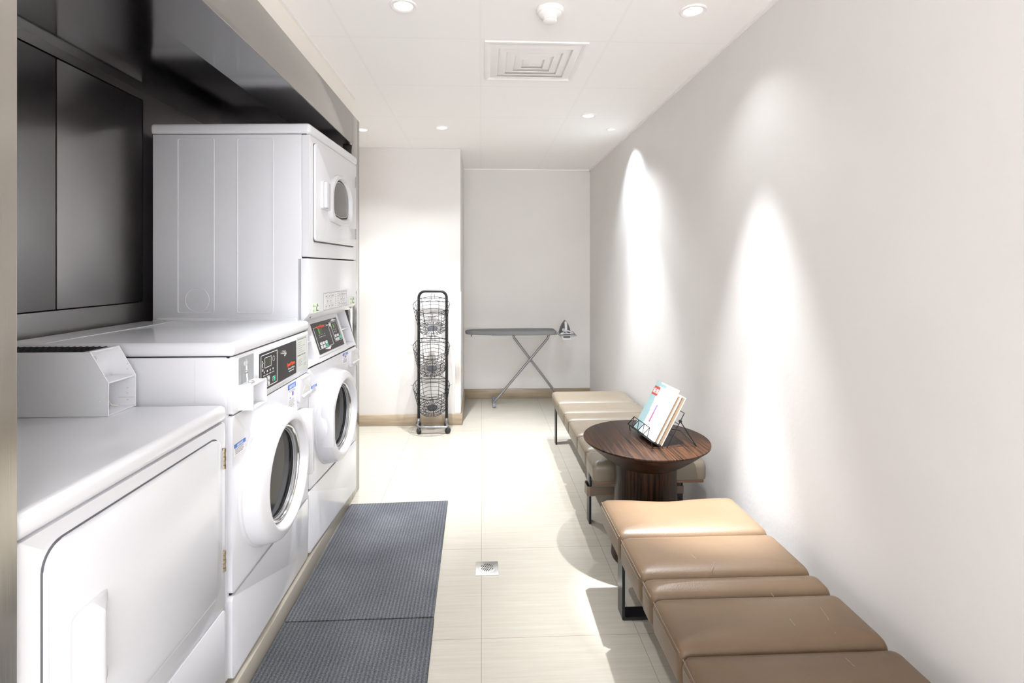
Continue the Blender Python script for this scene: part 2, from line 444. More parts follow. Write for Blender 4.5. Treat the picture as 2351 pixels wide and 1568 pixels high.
def info_sticker(parent, u, z, w, h, v=0.):
    s = MB('sticker_white', 'sticker_blue', 'silk_white', 'ink_grey', 'ink_purple')
    M = front(u, z, v)
    s.rect(M, 0, w, -h, 0, .0006, 'sticker_white')
    s.rect(M, 0, w, -h * .2, 0, .0010, 'sticker_blue')
    s.text('NOTICE', h * .17, M @ Matrix.Translation((w * .5, -h * .165, .0012)), 'silk_white', align='CENTER')
    s.rect(M, w * .52, w * .68, -h * .5, -h * .34, .0010, 'ink_purple'); s.rect(M, w * .2, w * .32, -h * .57, -h * .52, .0010, 'sticker_blue')
    for i in range(2): s.rect(M, w * .08, w * .9, -h * (.25 + .05 * i) - .0012, -h * (.25 + .05 * i), .0010, 'ink_grey')
    for i in range(5): s.rect(M, w * .08, w * random.uniform(.7, .92), -h * (.64 + .065 * i) - .0012, -h * (.64 + .065 * i), .0010, 'ink_grey')
    return s.build('sticker', parent)
def drawer(parent, u0, u1, z0, z1):
    d = MB('plastic_white')
    W = u1 - u0; Hh = z1 - z0
    d.prism([(p[0], p[1]) for p in rrect(u0, u1, z0, z1, .012)], 'x', 0, .014, 'plastic_white', .003)
    dr = d.build('detergent_drawer', parent)
    g = MB('enamel_grey', 'plastic_white')
    # half-moon pull: a scooped recess under a rounded brow with a lip below
    uc = (u0 + u1) / 2 + .004; zc = z0 + Hh * .34
    g.prism([(uc + .046 * math.cos(a), zc + .030 * math.sin(a)) for a in [PI * i / 14 for i in range(15)]], 'x', .0142, .0150, 'vent_shadow')
    g.prism([(uc - .052, zc - .014), (uc + .052, zc - .014), (uc + .052, zc - .001), (uc - .052, zc - .001)], 'x', .012, .026, 'plastic_white', .005)
    g.build('drawer_pull', dr)
    return dr
def side_bead(mb, pts, r=.0022, m='enamel'):
    mb.tube(pts, r, m, 6, closed=True)

# ------------------------------------------------------------------ near dryer (low, coin box on top)
X0 = -.755
dry = empty('tumble_dryer', (X0, .865, .0), 0, 'low white dryer with a solid square door and a grey coin box on top', 'dryer')
W = .69
b = MB('enamel', 'gap_dark')
b.box(-.69, -.004, .0, W, .085, .8875, 'enamel', .004); b.box(-.66, -.03, .03, W - .03, .0725, .085, 'gap_dark')
b.box(-.68, -.012, .004, W - .004, .884, .890, 'gap_dark'); b.build('body', dry)
b = MB('enamel'); b.box(-.695, .006, -.002, W + .002, .889, .936, 'enamel', .016, 4); b.build('top_panel', dry)
b = MB('enamel'); b.prism(rrect(.004, W - .004, .346, .8868, .01), 'x', -.006, .002, 'enamel', .003)
b.build('front_panel', dry)
b = MB('enamel'); b.prism(rrect(.004, W - .004, .088, .338, .014), 'x', -.008, .003, 'enamel', .005); b.build('lower_panel', dry)
# door with a dark shadow joint around it
dd = MB('enamel', 'gap_dark')
dd.prism(rrect(.0495, .6535, .4065, .8575, .045, 7), 'x', .001, .0035, 'joint_grey')
dd.prism(rrect(.053, .650, .410, .854, .042, 7), 'x', .002, .013, 'enamel', .004)
door = dd.build('door', dry)
h = MB('plastic_white')
# scooped grip: a ramp rising from the door to a ridge, with a hooded hollow beyond it
def sst(x): x = min(1, max(0, x)); return x * x * (3 - 2 * x)
gu0, gu1, gz0, gz1 = .098, .194, .518, .706
def gh(u, z):
    e = sst((z - gz0) / .022) * sst((gz1 - z) / .022)
    if u <= .150: hgt = .027 * sst((u - gu0) / .052)
    else:
        rim = .027 * (1 - (u - .150) / .044)
        top_in = gz1 - .022 - .012 * sst((.166 - u) / .016); bot_in = gz0 + .024 + .012 * sst((.166 - u) / .016)
        inside = sst((z - bot_in) / .010) * sst((top_in - z) / .010) * sst((u - .150) / .004)
        hgt = rim * (1 - inside)
    return .0128 + hgt * e
us = sorted(set([gu0 + (gu1 - gu0) * i / 44 for i in range(45)] + [.1495, .150, .151, .1525, .154]))
zs = [gz0 + (gz1 - gz0) * i / 76 for i in range(77)]
h.loft([[(gh(u, z), u, z) for u in us] for z in zs], 'plastic_white', cap0=False, cap1=False, closed=False)
h.loft([[(.0125, u, z) for u in (gu0, gu1)] for z in (gz0, gz1)], 'plastic_white', cap0=False, cap1=False, closed=False)
h.build('door_handle', door)
for zc in (.787, .49):
    g = MB('brass', 'black_metal')
    for k in range(5):
        z0 = zc - .030 + k * .012
        g.cyl((.010, .662, z0 + .0006), (.010, .662, z0 + .0114), .006 if k % 2 == 0 else .0053, 'brass', 12)
    g.box(.002, .006, .652, .662, zc - .03, zc + .03, 'brass')
    g.build('hinge', door)
# sheet-metal coin box on the dryer top
cb = MB('enamel_grey', 'enamel', 'gap_dark', 'vent_shadow', 'chrome', 'black_metal')
ya, yb = .575, .687; zb, zt = .9365, 1.110; xr, xs, xk = -.690, -.302, -.255
t = .003
prof = [(xr, zb), (xk, zb), (xk, 1.028), (xs, zt), (xr, zt)]
cb.prism(prof, 'y', ya, ya + t, 'enamel_grey'); cb.prism(prof, 'y', yb - t, yb, 'enamel_grey')
cb.box(xr, xs, ya + t, yb - t, zt - t, zt, 'enamel'); cb.box(xr, xk, ya + t, yb - t, zb, zb + t, 'enamel')
cb.box(xr, xr + t, ya + t, yb - t, zb, zt, 'enamel_grey')
# bright folded edge around the open end
edge = [(xs, zt), (xk, 1.028), (xk, zb)]
for yy in (ya + .001, yb - .001):
    cb.tube([(x + .0005, yy, z) for x, z in edge], .0019, 'enamel', 6)
cb.cyl((xs, ya, zt), (xs, yb, zt), .0024, 'enamel', 8)
cbx = cb.build('coin_box', dry)
g = MB('black_metal', 'gap_dark', 'enamel')
g.box(-.60, -.325, ya + .008, yb - .010, zt, zt + .0008, 'gap_dark')
for k in range(16):
    x = -.595 + k * .0175
    g.box(x, x + .004, ya + .008, yb - .010, zt + .0006, zt + .0022, 'black_metal')
for k in range(3):
    y = ya + .03 + k * .026
    g.box(-.60, -.325, y, y + .0018, zt + .0018, zt + .0028, 'black_metal')
g.box(-.634, -.614, ya + .010, yb - .012, zt, zt + .0010, 'vent_shadow')
for k in range(9): g.box(-.632, -.617, ya + .012 + k * .0098, ya + .0165 + k * .0098, zt + .0008, zt + .0014, 'gap_dark')
g.build('vent_grille', cbx)
s2 = MB('enamel', 'enamel_grey', 'plastic_white', 'black_metal', 'chrome', 'vent_shadow')
s2.box(xs - .015, xk - .001, ya + t, yb - t, 1.024, 1.028, 'enamel')                     # shelf
s2.prism([(-.345, zb + t), (-.330, zb + t), (-.318, zt - t), (-.333, zt - t)], 'y', ya + t, yb - t, 'enamel_grey')     # slanted inner plate
hx = [(.022 + .017 * 1.6 * x, y) for x, y in ((-.6, -.0), (-.4, .008), (.4, .008), (.6, 0), (.4, -.008), (-.4, -.008))]
s2.prism([(ya + .012 + p[0], 1.086 + p[1]) for p in hx], 'x', -.321, -.3185, 'plastic_white')
s2.cyl((-.330, ya + .02, .972), (-.318, ya + .02, .972), .011, 'brass', 16)
s2.box(-.318, -.300, ya + .052, yb - .05, zb + t, 1.020, 'enamel')
s2.tube([(-.300, ya + .062, 1.018), (-.300, ya + .062, .968), (-.292, ya + .068, .950), (-.285, ya + .085, .945)], .0015, 'vent_shadow', 6)
s2.cyl((-.285, ya + .036, zb + t), (-.285, ya + .036, zb + t + .002), .010, 'vent_shadow', 14)
s2.box(-.30, -.257, yb - t - .002, yb - t, .9620, .9635, 'vent_shadow')
for dz in (.955, .975, .99, 1.045, 1.06): s2.cyl((-.275, yb - t - .0015, dz), (-.275, yb - t, dz), .002, 'plastic_white', 8)
s2.build('coin_compartment', cbx)
for (x, z) in ((xs - .012, 1.092), (-.277, .977)):
    sc = MB('enamel_grey'); sc.lathe([(.0001, -.0018), (.003, -.0014), (.004, 0)], (x, ya, z), 'y', 12, 'enamel_grey'); sc.build('rivet', cbx)

# ------------------------------------------------------------------ front-load washer
wa = empty('washing_machine', (X0, 1.597, 0), 0, 'white front-load washer with a flat top between the low dryer and the stacked pair', 'washing machine')
W = .688
b = MB('enamel', 'gap_dark')
b.box(-.70, -.016, .0, W, .085, 1.0675, 'enamel', .004); b.box(-.66, -.03, .03, W - .03, .0725, .085, 'gap_dark')
b.box(-.69, -.010, .004, W - .004, 1.064, 1.070, 'gap_dark'); b.box(-.02, -.010, .014, W - .014, .338, .346, 'gap_dark'); b.box(-.02, -.010, .014, W - .014, .8875, .892, 'gap_dark')
b.box(-.1105, -.1095, -.0004, .0, .09, 1.06, 'vent_shadow'); b.box(-.2885, -.2875, -.0004, .0, .09, 1.06, 'vent_shadow')
b.build('body', wa)
b = MB('enamel'); b.box(-.705, .004, -.002, W + .002, 1.069, 1.112, 'enamel', .014, 4)
b.box(-.560, -.552, .012, W - .012, 1.111, 1.1135, 'plastic_white', .0012); b.build('top_panel', wa)
b = MB('enamel'); b.prism(rrect(.002, W - .002, .347, .8875, .012), 'x', -.03, 0, 'enamel', .012, 4); b.build('front_panel', wa)
b = MB('enamel'); b.prism(rrect(.002, W - .002, .087, .338, .012), 'x', -.03, 0, 'enamel', .010, 3); b.build('lower_panel', wa)
# control fascia
b = MB('enamel', 'enamel_grey', 'label_grey', 'ink_grey', 'gap_dark', 'vent_shadow')
b.prism(rrect(.002, W - .002, .892, 1.0672, .008), 'x', -.03, 0, 'enamel', .006, 3)
b.prism(rrect(.042, .147, .93, 1.057, .006), 'x', 0, .0008, 'recess_grey')
cp = b.build('control_fascia', wa)
b = MB('enamel', 'panel_black', 'silk_white', 'brand_red', 'brand_grey')
b.prism(rrect(.168, .532, .908, 1.056, .006), 'x', 0, .005, 'enamel', .002)
b.prism(rrect(.178, .525, .916, 1.048, .003), 'x', .004, .0062, 'panel_black')
M = front(0, 0, .0064)
def frame2d(mb, M, x0, x1, y0, y1, w, m, h=.0006):
    mb.rect(M, x0, x1, y0, y0 + w, h, m); mb.rect(M, x0, x1, y1 - w, y1, h, m); mb.rect(M, x0, x0 + w, y0, y1, h, m); mb.rect(M, x1 - w, x1, y0, y1, h, m)
frame2d(b, M, .189, .330, .924, 1.040, .002, 'silk_white')
b.text('Speed Queen', .0185, front(.428, .958, .0066), 'brand_red', bold=.0004, xs=.80)
b.text('Commercial Washer', .0095, front(.436, .9445, .0066), 'brand_grey', xs=.86)
for x_, w_ in ((.444, .010), (.456, .012), (.470, .026)): b.rect(M, x_, x_ + w_, .9355, .9380, .0006, 'silk_white')
for k in range(4):
    b.rect(M, .214 + k * .025, .2185 + k * .025, .976, .982, .0008, 'silk_white')
    b.rect(M, .208 + k * .025, .2245 + k * .025, .966, .969, .0008, 'brand_grey')
frame2d(b, M, .220, .276, .992, 1.028, .0014, 'silk_white')
b.lathe([(.010, .0066), (.010, .0072), (.0085, .0072), (.0085, .0066)], (0, .297, 1.014), 'x', 20, 'brand_grey', ring=True)
b.tube([(.0068, .200, 1.020), (.0068, .206, 1.012), (.0068, .199, 1.006), (.0068, .205, .996)], .001, 'silk_white', 6)
b.rect(M, .201, .207, .984, .992, .0008, 'silk_white')
pn = b.build('control_panel', cp)
b = MB('screen_olive'); b.prism(rrect(.223, .273, .995, 1.025, .002), 'x', .0062, .0070, 'screen_olive'); b.build('display', pn)
for (u, z, mm) in ((.222, .952, 'button_white'), (.252, .952, 'button_white'), (.222, .934, 'button_white'), (.252, .934, 'button_white'), (.301, .941, 'button_green')):
    g = MB(mm, 'panel_black', 'silk_white')
    g.prism(rrect(u - .0115, u + .0115, z - .0085, z + .0085, .002), 'x', .0062, .0068, 'silk_white'); g.prism(rrect(u - .0105, u + .0105, z - .0075, z + .0075, .002), 'x', .0064, .0070, 'panel_black')
    g.lathe([(.0068, .0066), (.0068, .0084), (.0055, .0092)], (0, u, z), 'x', 16, mm)
    g.build('button', pn)
g = MB('chrome', 'gap_dark'); g.lathe([(.0115, .006), (.0115, .011), (.009, .013), (.007, .010), (.002, .010)], (0, .392, 1.017), 'x', 20, 'chrome'); g.box(.0098, .0105, .391, .393, 1.012, 1.022, 'gap_dark'); g.build('lock', pn)
b = MB('label_grey', 'ink_grey')
M = front(.549, .914, .0002); lw, lh = .122, .139
b.rect(M, 0, lw, 0, lh, .0006, 'label_grey')
b.text('OPERATING INSTRUCTIONS', .0082, M @ Matrix.Translation((.004, lh - .0115, .0008)), 'ink_grey', xs=.98)
for i, wl in enumerate((.045, .04, .085, .055, .05, .08)): b.rect(M, .008, .008 + wl, lh - .022 - i * .0085, lh - .0205 - i * .0085, .0008, 'ink_grey')
b.text('DISPENSER INSTRUCTIONS', .0078, M @ Matrix.Translation((.004, lh - .078, .0008)), 'ink_grey', xs=1.0)
for i in range(5): b.rect(M, .012, .062 - (i % 2) * .012, lh - .094 - i * .006, lh - .0925 - i * .006, .0008, 'ink_grey')
frame2d(b, M, .078, .108, .030, .055, .001, 'ink_grey')
for i in range(3): b.rect(M, .078, .108, .035 + i * .006, .0356 + i * .006, .0008, 'ink_grey')
frame2d(b, M, .003, lw - .003, .004, lh - .002, .0006, 'ink_grey')
for i in range(3): b.rect(M, .078, .108, .012 + i * .005, .0135 + i * .005, .0008, 'ink_grey')
b.build('label', cp)
# coin slide housing on the front
b = MB('enamel', 'enamel_grey', 'vent_shadow')
u0, u1, z0, z1, vv = .040, .144, .896, .974, .046
b.box(.0, vv, u0, u0 + .0025, z0, z1, 'enamel'); b.box(.0, vv - .0006, u1 - .0025, u1, z0, z1 - .003, 'enamel'); b.box(0, vv - .0004, u0 + .0026, u1, z1 - .0027, z1 - .0002, 'enamel')
b.box(0, vv - .0004, u0 + .0026, u1 - .0026, z0 + .0002, z0 + .0027, 'enamel'); b.box(.0005, .004, u0 + .0027, u1 - .0027, z0 + .0028, z1 - .0028, 'enamel_grey')
cs = b.build('coin_slide', wa)
g = MB('chrome', 'black_metal')
g.cyl((.010, .072, 1.030), (.012, .075, .974), .0028, 'chrome', 8); g.cyl((.010, .070, 1.052), (.010, .0725, 1.02), .0012, 'chrome', 6)
g.lathe([(.0001, 0.), (.006, .001), (.006, .006), (.0001, .008)], (.008, .072, 1.010), 'x', 14, 'chrome')
g.tube([(.030, .060, .9755), (.034, .075, .9765), (.026, .09, .9765), (.012, .085, .9765), (.010, .078, .980)], .0022, 'chrome', 6)
g.build('coin_lever', cs)
b = MB('plastic_white'); b.prism([(.055 + p[0], 1.034 + p[1]) for p in [(.034 + .013 * x, .007 * y) for x, y in ((-1, 0), (-.7, 1), (.7, 1), (1, 0), (.7, -1), (-.7, -1))]], 'x', .0008, .0016, 'plastic_white'); b.build('slot_cover', cp)
porthole(wa, .275, .612, +1)
drawer(wa, .549, .684, .784, .880)
info_sticker(wa, .453, .880, .082, .098, 0.)
notice(wa, .014, .797, .074, .036, 0.)

# ------------------------------------------------------------------ stacked washer and dryer
TH = -math.radians(3.2)
st = empty('stacked_washer_dryer', (X0, 2.293, 0), TH, 'tall white dryer stacked on a front-load washer at the far end of the row', 'stacked washer dryer')
W = .69
b = MB('enamel', 'gap_dark')
b.box(-.69, -.0315, 0, W, 1.112, 1.9268, 'enamel', .003); b.box(-.68, -.012, .004, W - .004, 1.922, 1.929, 'gap_dark'); b.box(-.0335, -.028, .003, W - .003, 1.14, 1.926, 'gap_dark')
b.box(-.04, -.012, .004, W - .004, 1.380, 1.392, 'gap_dark')
bd = b.build('dryer_body', st)
g = MB('enamel')
for (a0, a1) in ((-.578, -.418), (-.315, -.158)):
    side_bead(g, [(x, -.0005, z) for x, z in rrect(a0, a1, 1.142, 1.908, .010)], .0026)
g.tube([(-.492 + .053 * math.cos(2 * PI * i / 40), -.0005, 1.200 + .053 * math.sin(2 * PI * i / 40)) for i in range(40)], .0014, 'enamel', 6, closed=True)
g.build('side_rib', bd)
b = MB('enamel', 'screw_metal'); b.prism(rrect(-.670, -.048, 1.06, 1.122, .012), 'y', -.006, 0, 'enamel', .003)
for x in (-.632, -.355, -.078): b.lathe([(.0001, -.0095), (.0055, -.0085), (.006, -.0055)], (x, 0, 1.105), 'y', 14, 'screw_metal')
b.build('side_bracket', bd)
b = MB('enamel'); b.box(-.70, .006, -.004, W + .004, 1.928, 1.975, 'enamel', .014, 4); b.build('top_panel', st)
b = MB('enamel')
b.prism(rrect(.0, W, 1.388, 1.9266, .008), 'x', -.03, 0, 'enamel', .008, 4); b.build('dryer_front', st)
# lower dryer panel with a sloping bottom edge
b = MB('enamel', 'screw_metal')
b.prism([(-.05, 1.108), (-.05, 1.383), (-.004, 1.383), (0, 1.379), (0, 1.140), (-.004, 1.134), (-.026, 1.108)], 'y', .0, W, 'enamel', .003, 2)
lp = b.build('dryer_lower_panel', st)
for u in (.055, .632):
    g = MB('screw_metal'); g.lathe([(.006, -.012), (.006, -.0085), (.0001, -.0065)], (-.0045, u, 1.121), 'x', 12, 'screw_metal'); g.build('screw', lp)
# picture instructions and two green stickers
b = MB('sticker_white', 'ink_grey', 'panel_black')
M = front(.176, 1.141, .0004); lw, lh = .342, .080
b.rect(M, 0, lw, 0, lh, .0005, 'sticker_white'); frame2d(b, M, 0, lw, 0, lh, .0014, 'ink_grey', .0008)
for x in (.160, .196, .218): b.rect(M, x, x + .0006, .004, lh - .004, .0008, 'ink_grey')
for r in range(3):
    for c0, xs_ in ((.022, (0, .045, .085)), (.222, (0, .038, .075))):
        off = .018 if r == 1 else 0
        n = 2 if r == 1 else 3
        for k in range(n):
            x = c0 + xs_[k] + off; y = .006 + (2 - r) * .0245
            frame2d(b, M, x, x + .036, y, y + .021, .0007, 'ink_grey', .0008)
            b.rect(M, x + .008, x + .015, y + .005, y + random.uniform(.010, .017), .0008, 'panel_black' if (r == 0 and k == 0) else 'ink_grey')
            b.tube([tuple(M @ Vector((x + .02 + q * .003, y + .004 + random.uniform(0, .012), .0008))) for q in range(4)], .0005, 'ink_grey', 5)
for k in range(6): b.rect(M, .164, .168 + random.uniform(.003, .012), .010 + k * .011, .012 + k * .011, .0008, 'ink_grey'); b.rect(M, .200, .204 + random.uniform(.002, .01), .008 + k * .012, .011 + k * .012, .0008, 'ink_grey')
b.build('instruction_label', lp)
for u in (.038, .576):
    b = MB('sticker_green', 'ink_teal', 'ink_grey', 'paper_white', 'print_peach')
    M = front(u, 1.139, .0004); w_, h_ = .084, .043
    b.rect(M, 0, w_, 0, h_, .0005, 'sticker_green')
    for k, wl in enumerate((.018, .034)): b.rect(M, .006, .006 + wl, h_ - .009 - k * .006, h_ - .007 - k * .006, .0008, 'ink_teal')
    for k, wl in enumerate((.02, .024, .018)): b.rect(M, .006, .006 + wl, .004 + k * .004, .0052 + k * .004, .0008, 'ink_grey')
    hp = [(.046, .006), (.078, .006), (.078, .022), (.062, .041), (.046, .022)]
    b.prism([(u + p[0], 1.139 + p[1]) for p in hp], 'x', .0008, .0012, 'ink_teal')
    b.prism([(u + p[0], 1.139 + p[1]) for p in [(.056, .011), (.078, .011), (.078, .020), (.066, .030), (.056, .020)]], 'x', .0011, .0015, 'paper_white')
    b.prism([(u + p[0], 1.139 + p[1]) for p in [(.066, .008), (.078, .008), (.078, .017), (.068, .017)]], 'x', .0014, .0018, 'print_peach')
    b.build('sticker', lp)
# dryer door
dd = MB('enamel', 'gap_dark')
dd.prism(rrect(.0485, .6385, 1.4560, 1.9015, .017), 'x', -.001, .0022, 'joint_grey')
dd.prism(rrect(.050, .637, 1.462, 1.900, .018), 'x', .001, .012, 'enamel', .004, 3)
door = dd.build('dryer_door', st)
def dshape(u0, u1, z0, z1, r, n=16):
    uc = (u0 + u1) / 2; a = (u1 - u0) / 2; zm = z0 + (z1 - z0) * .50
    pts = [(uc + a * math.cos(PI * i / n), zm + (z1 - zm) * math.sin(PI * i / n)) for i in range(n + 1)]
    pts += [(u0 + r + r * math.cos(PI + PI / 2 * i / 6), z0 + .012 + r + r * math.sin(PI + PI / 2 * i / 6)) for i in range(7)]
    pts += [(uc, z0 + .003)]
    pts += [(u1 - r + r * math.cos(1.5 * PI + PI / 2 * i / 6), z0 + .012 + r + r * math.sin(1.5 * PI + PI / 2 * i / 6)) for i in range(7)]
    return pts
def dl(inset, v): return [(v, p[0], p[1]) for p in dshape(.232 + inset, .508 - inset, 1.582 + inset, 1.785 - inset * .9, .05)]
f = MB('plastic_white')
f.loft([dl(-.030, .010), dl(-.030, .022), dl(-.022, .032), dl(-.008, .034), dl(0., .026), dl(.003, .012)], 'plastic_white', ring=True)
f.build('window_frame', door)
g = MB('dryer_glass', 'black_metal', 'chrome'); g.loft([dl(.002, .012), dl(.002, .0155)], 'black_metal'); g.loft([dl(.010, .012), dl(.010, .018)], 'chrome'); g.loft([dl(.013, .012), dl(.013, .0185), dl(.018, .0190)], 'dryer_glass'); g.build('window_pane', door)
h = MB('plastic_white'); h.prism(rrect(.108, .206, 1.612, 1.742, .008), 'x', .010, .024, 'plastic_white', .004)
h.box(.022, .040, .112, .150, 1.617, 1.737, 'plastic_white', .006); h.build('door_handle', door)
for zc in (1.823, 1.532):
    g = MB('screw_metal')
    for k in range(5): g.cyl((.008, .650, zc - .03 + k * .012 + .0006), (.008, .650, zc - .03 + k * .012 + .0112), .005 if k % 2 else .0058, 'screw_metal', 10)
    g.box(.0, .004, .641, .650, zc - .03, zc + .03, 'screw_metal'); g.build('hinge', door)
# sloping control console between two open pockets
b = MB('enamel', 'enamel_grey', 'gap_dark', 'vent_shadow')
zt, zb2 = 1.107, .902; vt = -.066
def slope(z): return vt * (z - zb2) / (zt - zb2)
def slab(u0, u1, d0, d1, z0=zb2, z1=zt, m='enamel'):
    b.prism([(slope(z0) + d0, z0), (slope(z1) + d0, z1), (slope(z1) + d1, z1), (slope(z0) + d1, z0)], 'y', u0, u1, m, .0015, 1)
slab(.125, .535, -.030, 0.)
for (a, c) in ((.0, .006), (.684, .690)): slab(a, c, -.23, 0)
slab(.0065, .6835, -.30, -.112, zb2 + .003, zt - .003, m='enamel_grey')
slab(.007, .683, -.135, -.0012, zb2 + .001, .922); slab(.007, .683, -.135, -.0012, 1.093, zt - .001)
slab(.112, .1245, -.13, -.0006, zb2 + .002, zt - .002); slab(.5355, .548, -.13, -.0006, zb2 + .002, zt - .002)
for (a, c) in ((.006, .112), (.548, .684)): slab(a, c, -.13, -.002, 1.002, 1.007)
for (a, c) in ((.07, .072), (.61, .612)): slab(a, c, -.12, -.06, .925, 1.0, 'vent_shadow')
b.box(-.69, -.205, .0, W, .9035, 1.1115, 'enamel')
con = b.build('control_console', st)
ta = math.atan2(vt, zt - zb2)          # lean back
def sf(u, z, off=0.): return Matrix.Translation((0, 0, 0)) @ front(u, z, slope(z) + off, ta)
b = MB('enamel', 'panel_black', 'silk_white', 'brand_red', 'brand_grey')
M = sf(.150, .934, .0); k_ = 1 / math.cos(ta)
pw, ph = .350, .150
b.rect(M, -.010, pw + .010, -.010, ph + .008, .0035, 'enamel'); b.rect(M, 0, pw, 0, ph, .0055, 'panel_black')
Mp = M @ Matrix.Translation((0, 0, .0058))
frame2d(b, Mp, .012, .205, .022, .128, .0016, 'silk_white'); frame2d(b, Mp, .240, .338, .030, .132, .0016, 'silk_white')
b.rect(Mp, .055, .165, .124, .133, .0006, 'panel_black')
b.text('Speed Queen', .0215, Mp @ Matrix.Translation((.052, .121, .0006)), 'brand_red', bold=.0004, xs=.86)
for k in range(4):
    b.rect(Mp, .058 + k * .022, .061 + k * .022, .086, .089, .0008, 'silk_white'); b.rect(Mp, .054 + k * .022, .066 + k * .022, .076, .079, .0008, 'brand_grey')
for k in range(2):
    b.rect(Mp, .262 + k * .024, .265 + k * .024, .089, .092, .0008, 'silk_white'); b.rect(Mp, .260 + k * .024, .268 + k * .024, .076, .082, .0008, 'brand_grey')
pn = b.build('control_panel', con)
def poly3(mb, M, pts, m, h=.0008):
    A = [M @ Vector((x, y, 0)) for x, y in pts]; B = [M @ Vector((x, y, h)) for x, y in pts]
    mb.loft([A, B], m)
for tri_ in ([(.075, .016), (.165, .020), (.140, .006)], [(.245, .135), (.335, .137), (.285, .148)]):
    g = MB('silk_white'); poly3(g, Mp, tri_, 'silk_white'); g.build('arrow_mark', pn)
for (x0, x1, y0, y1) in ((.060, .115, .093, .120), (.262, .312, .098, .122)):
    g = MB('screen_olive', 'screen_lit'); g.rect(Mp, x0, x1, y0, y1, .0008, 'screen_olive'); g.rect(Mp, x0, x0 + .013, y0, y1, .0011, 'screen_lit'); g.build('display', pn)
bl = [(.050 + .034 * c, .046, 'button_white') for c in range(3)] + [(.050, .030, 'button_white'), (.084, .030, 'button_white'), (.120, .032, 'button_green')]
bl += [(.262, .058, 'button_white'), (.296, .058, 'button_white'), (.262, .040, 'button_white'), (.290, .040, 'button_white'), (.322, .044, 'button_green')]
for x, y, mm in bl:
    g = MB(mm, 'ink_grey'); A = [M @ Vector((p[0], p[1], .0056)) for p in rrect(x - .011, x + .011, y - .0065, y + .0065, .0025, 3)]; B = [M @ Vector((p[0], p[1], .0080)) for p in rrect(x - .0105, x + .0105, y - .006, y + .006, .0022, 3)]
    g.loft([A, B], mm)
    if mm == 'button_white': g.rect(M, x - .003, x + .003, y - .003, y + .003, .0084, 'ink_grey')
    g.build('button', pn)
g = MB('chrome', 'gap_dark')
cpt = M @ Vector((.214, .122, .006)); nv = (M.to_3x3() @ Vector((0, 0, 1))).normalized()
g.tube([cpt, cpt + nv * .006, cpt + nv * .009], [.013, .013, .008], 'chrome', 18); g.build('lock', pn)
# washer half
b = MB('enamel', 'gap_dark')
b.box(-.69, -.016, 0, W, .085, .90, 'enamel', .006); b.box(-.66, -.03, .03, W - .03, .0725, .085, 'gap_dark'); b.box(-.02, -.010, .014, W - .014, .357, .368, 'gap_dark'); b.box(-.03, -.008, .010, W - .010, .894, .903, 'gap_dark')
b.build('washer_body', st)
b = MB('enamel'); b.prism(rrect(.0, W, .367, .8955, .012), 'x', -.03, 0, 'enamel', .012, 4); b.build('washer_front', st)
b = MB('enamel'); b.prism(rrect(.0, W, .087, .358, .012), 'x', -.03, 0, 'enamel', .010, 3); b.build('lower_panel', st)
porthole(st, .2816 + .0, .619, -1, R=.2235, ri=.172)
drawer(st, .560, .688, .796, .886)
info_sticker(st, .456, .888, .082, .052)
notice(st, .022, .815, .068, .034)

# ------------------------------------------------------------------ mats, drain
def mat_(name, poly, label):
    b = MB('ribbed_carpet'); b.prism(poly, 'z', .0, .009, 'ribbed_carpet', .002, 2)
    return tag(b.build(name), label, 'floor mat', 'grey ribbed mats in front of the machines')
mat_('floor_mat', [(-.742, 1.978), (-.182, 1.982), (-.1925, 2.972), (-.738, 2.950)], 'grey ribbed carpet mat in front of the stacked washer and dryer')
mat_('floor_mat', [(-.743, .80), (-.160, .82), (-.180, 1.974), (-.742, 1.971)], 'grey ribbed carpet mat in front of the low dryer and the single washer')
b = MB('steel_drain', 'gap_dark')
b.box(-.05, .05, -.052, .052, 0, .004, 'steel_drain', .0012)
dr = b.build('floor_drain'); dr.location = (.024, 2.300, 0); tag(dr, 'small square stainless drain with a round slotted grate set in the beige floor', 'floor drain')
g = MB('chrome', 'gap_dark')
g.lathe([(.037, .004), (.037, .0052), (.034, .0062), (.0001, .0062)], (0, 0, 0), 'z', 36, 'steel_drain')
ca, sa = math.cos(.45), math.sin(.45)
for i in range(-3, 4):
    for (y0, y1) in ((-.030, -.008), (-.004, .008), (.012, .030)):
        xo = i * .0088
        lim = math.sqrt(max(.029 ** 2 - xo * xo, 0))
        a, c = max(y0, -lim), min(y1, lim)
        if c - a > .006:
            Mx = Matrix.Rotation(-.45, 4, 'Z')
            g.box(xo - .0016, xo + .0016, a, c, .0055, .0066, 'gap_dark', mat=Mx)
g.build('grate', dr)

# ------------------------------------------------------------------ basket stand
bs = empty('basket_stand', (-.410, 4.36, 0), 0, 'black tubular rolling stand holding three wire baskets against the niche wall', 'basket stand')
b = MB('black_metal')
hw = .1165; pr = .0115
pts = [(-hw, 0, .085)]
pts += [(-hw, 0, 1.095)] + [(-hw + .055 - .055 * math.cos(a), 0, 1.095 + .055 * math.sin(a)) for a in [PI / 2 * i / 8 for i in range(1, 9)]]
pts += [(hw - .055 + .055 * math.sin(a), 0, 1.095 + .055 * math.cos(a)) for a in [PI / 2 * i / 8 for i in range(0, 9)]]
pts += [(hw, 0, .085)]
b.tube(pts, pr, 'black_metal', 10)
b.build('upright_frame', bs)
b = MB('tube_grey')
fz = .052; fy = -.150
lo = [(-hw, 0, .09), (-hw, -.004, .075), (-hw, -.015, .062), (-hw, -.035, fz + .003)] + [(-hw, fy + .05, fz)]
lo += [(-hw + .04 - .04 * math.cos(a) + .008, fy + .05 - .05 * math.sin(a), fz) for a in [PI / 2 * i / 6 for i in range(1, 7)]]
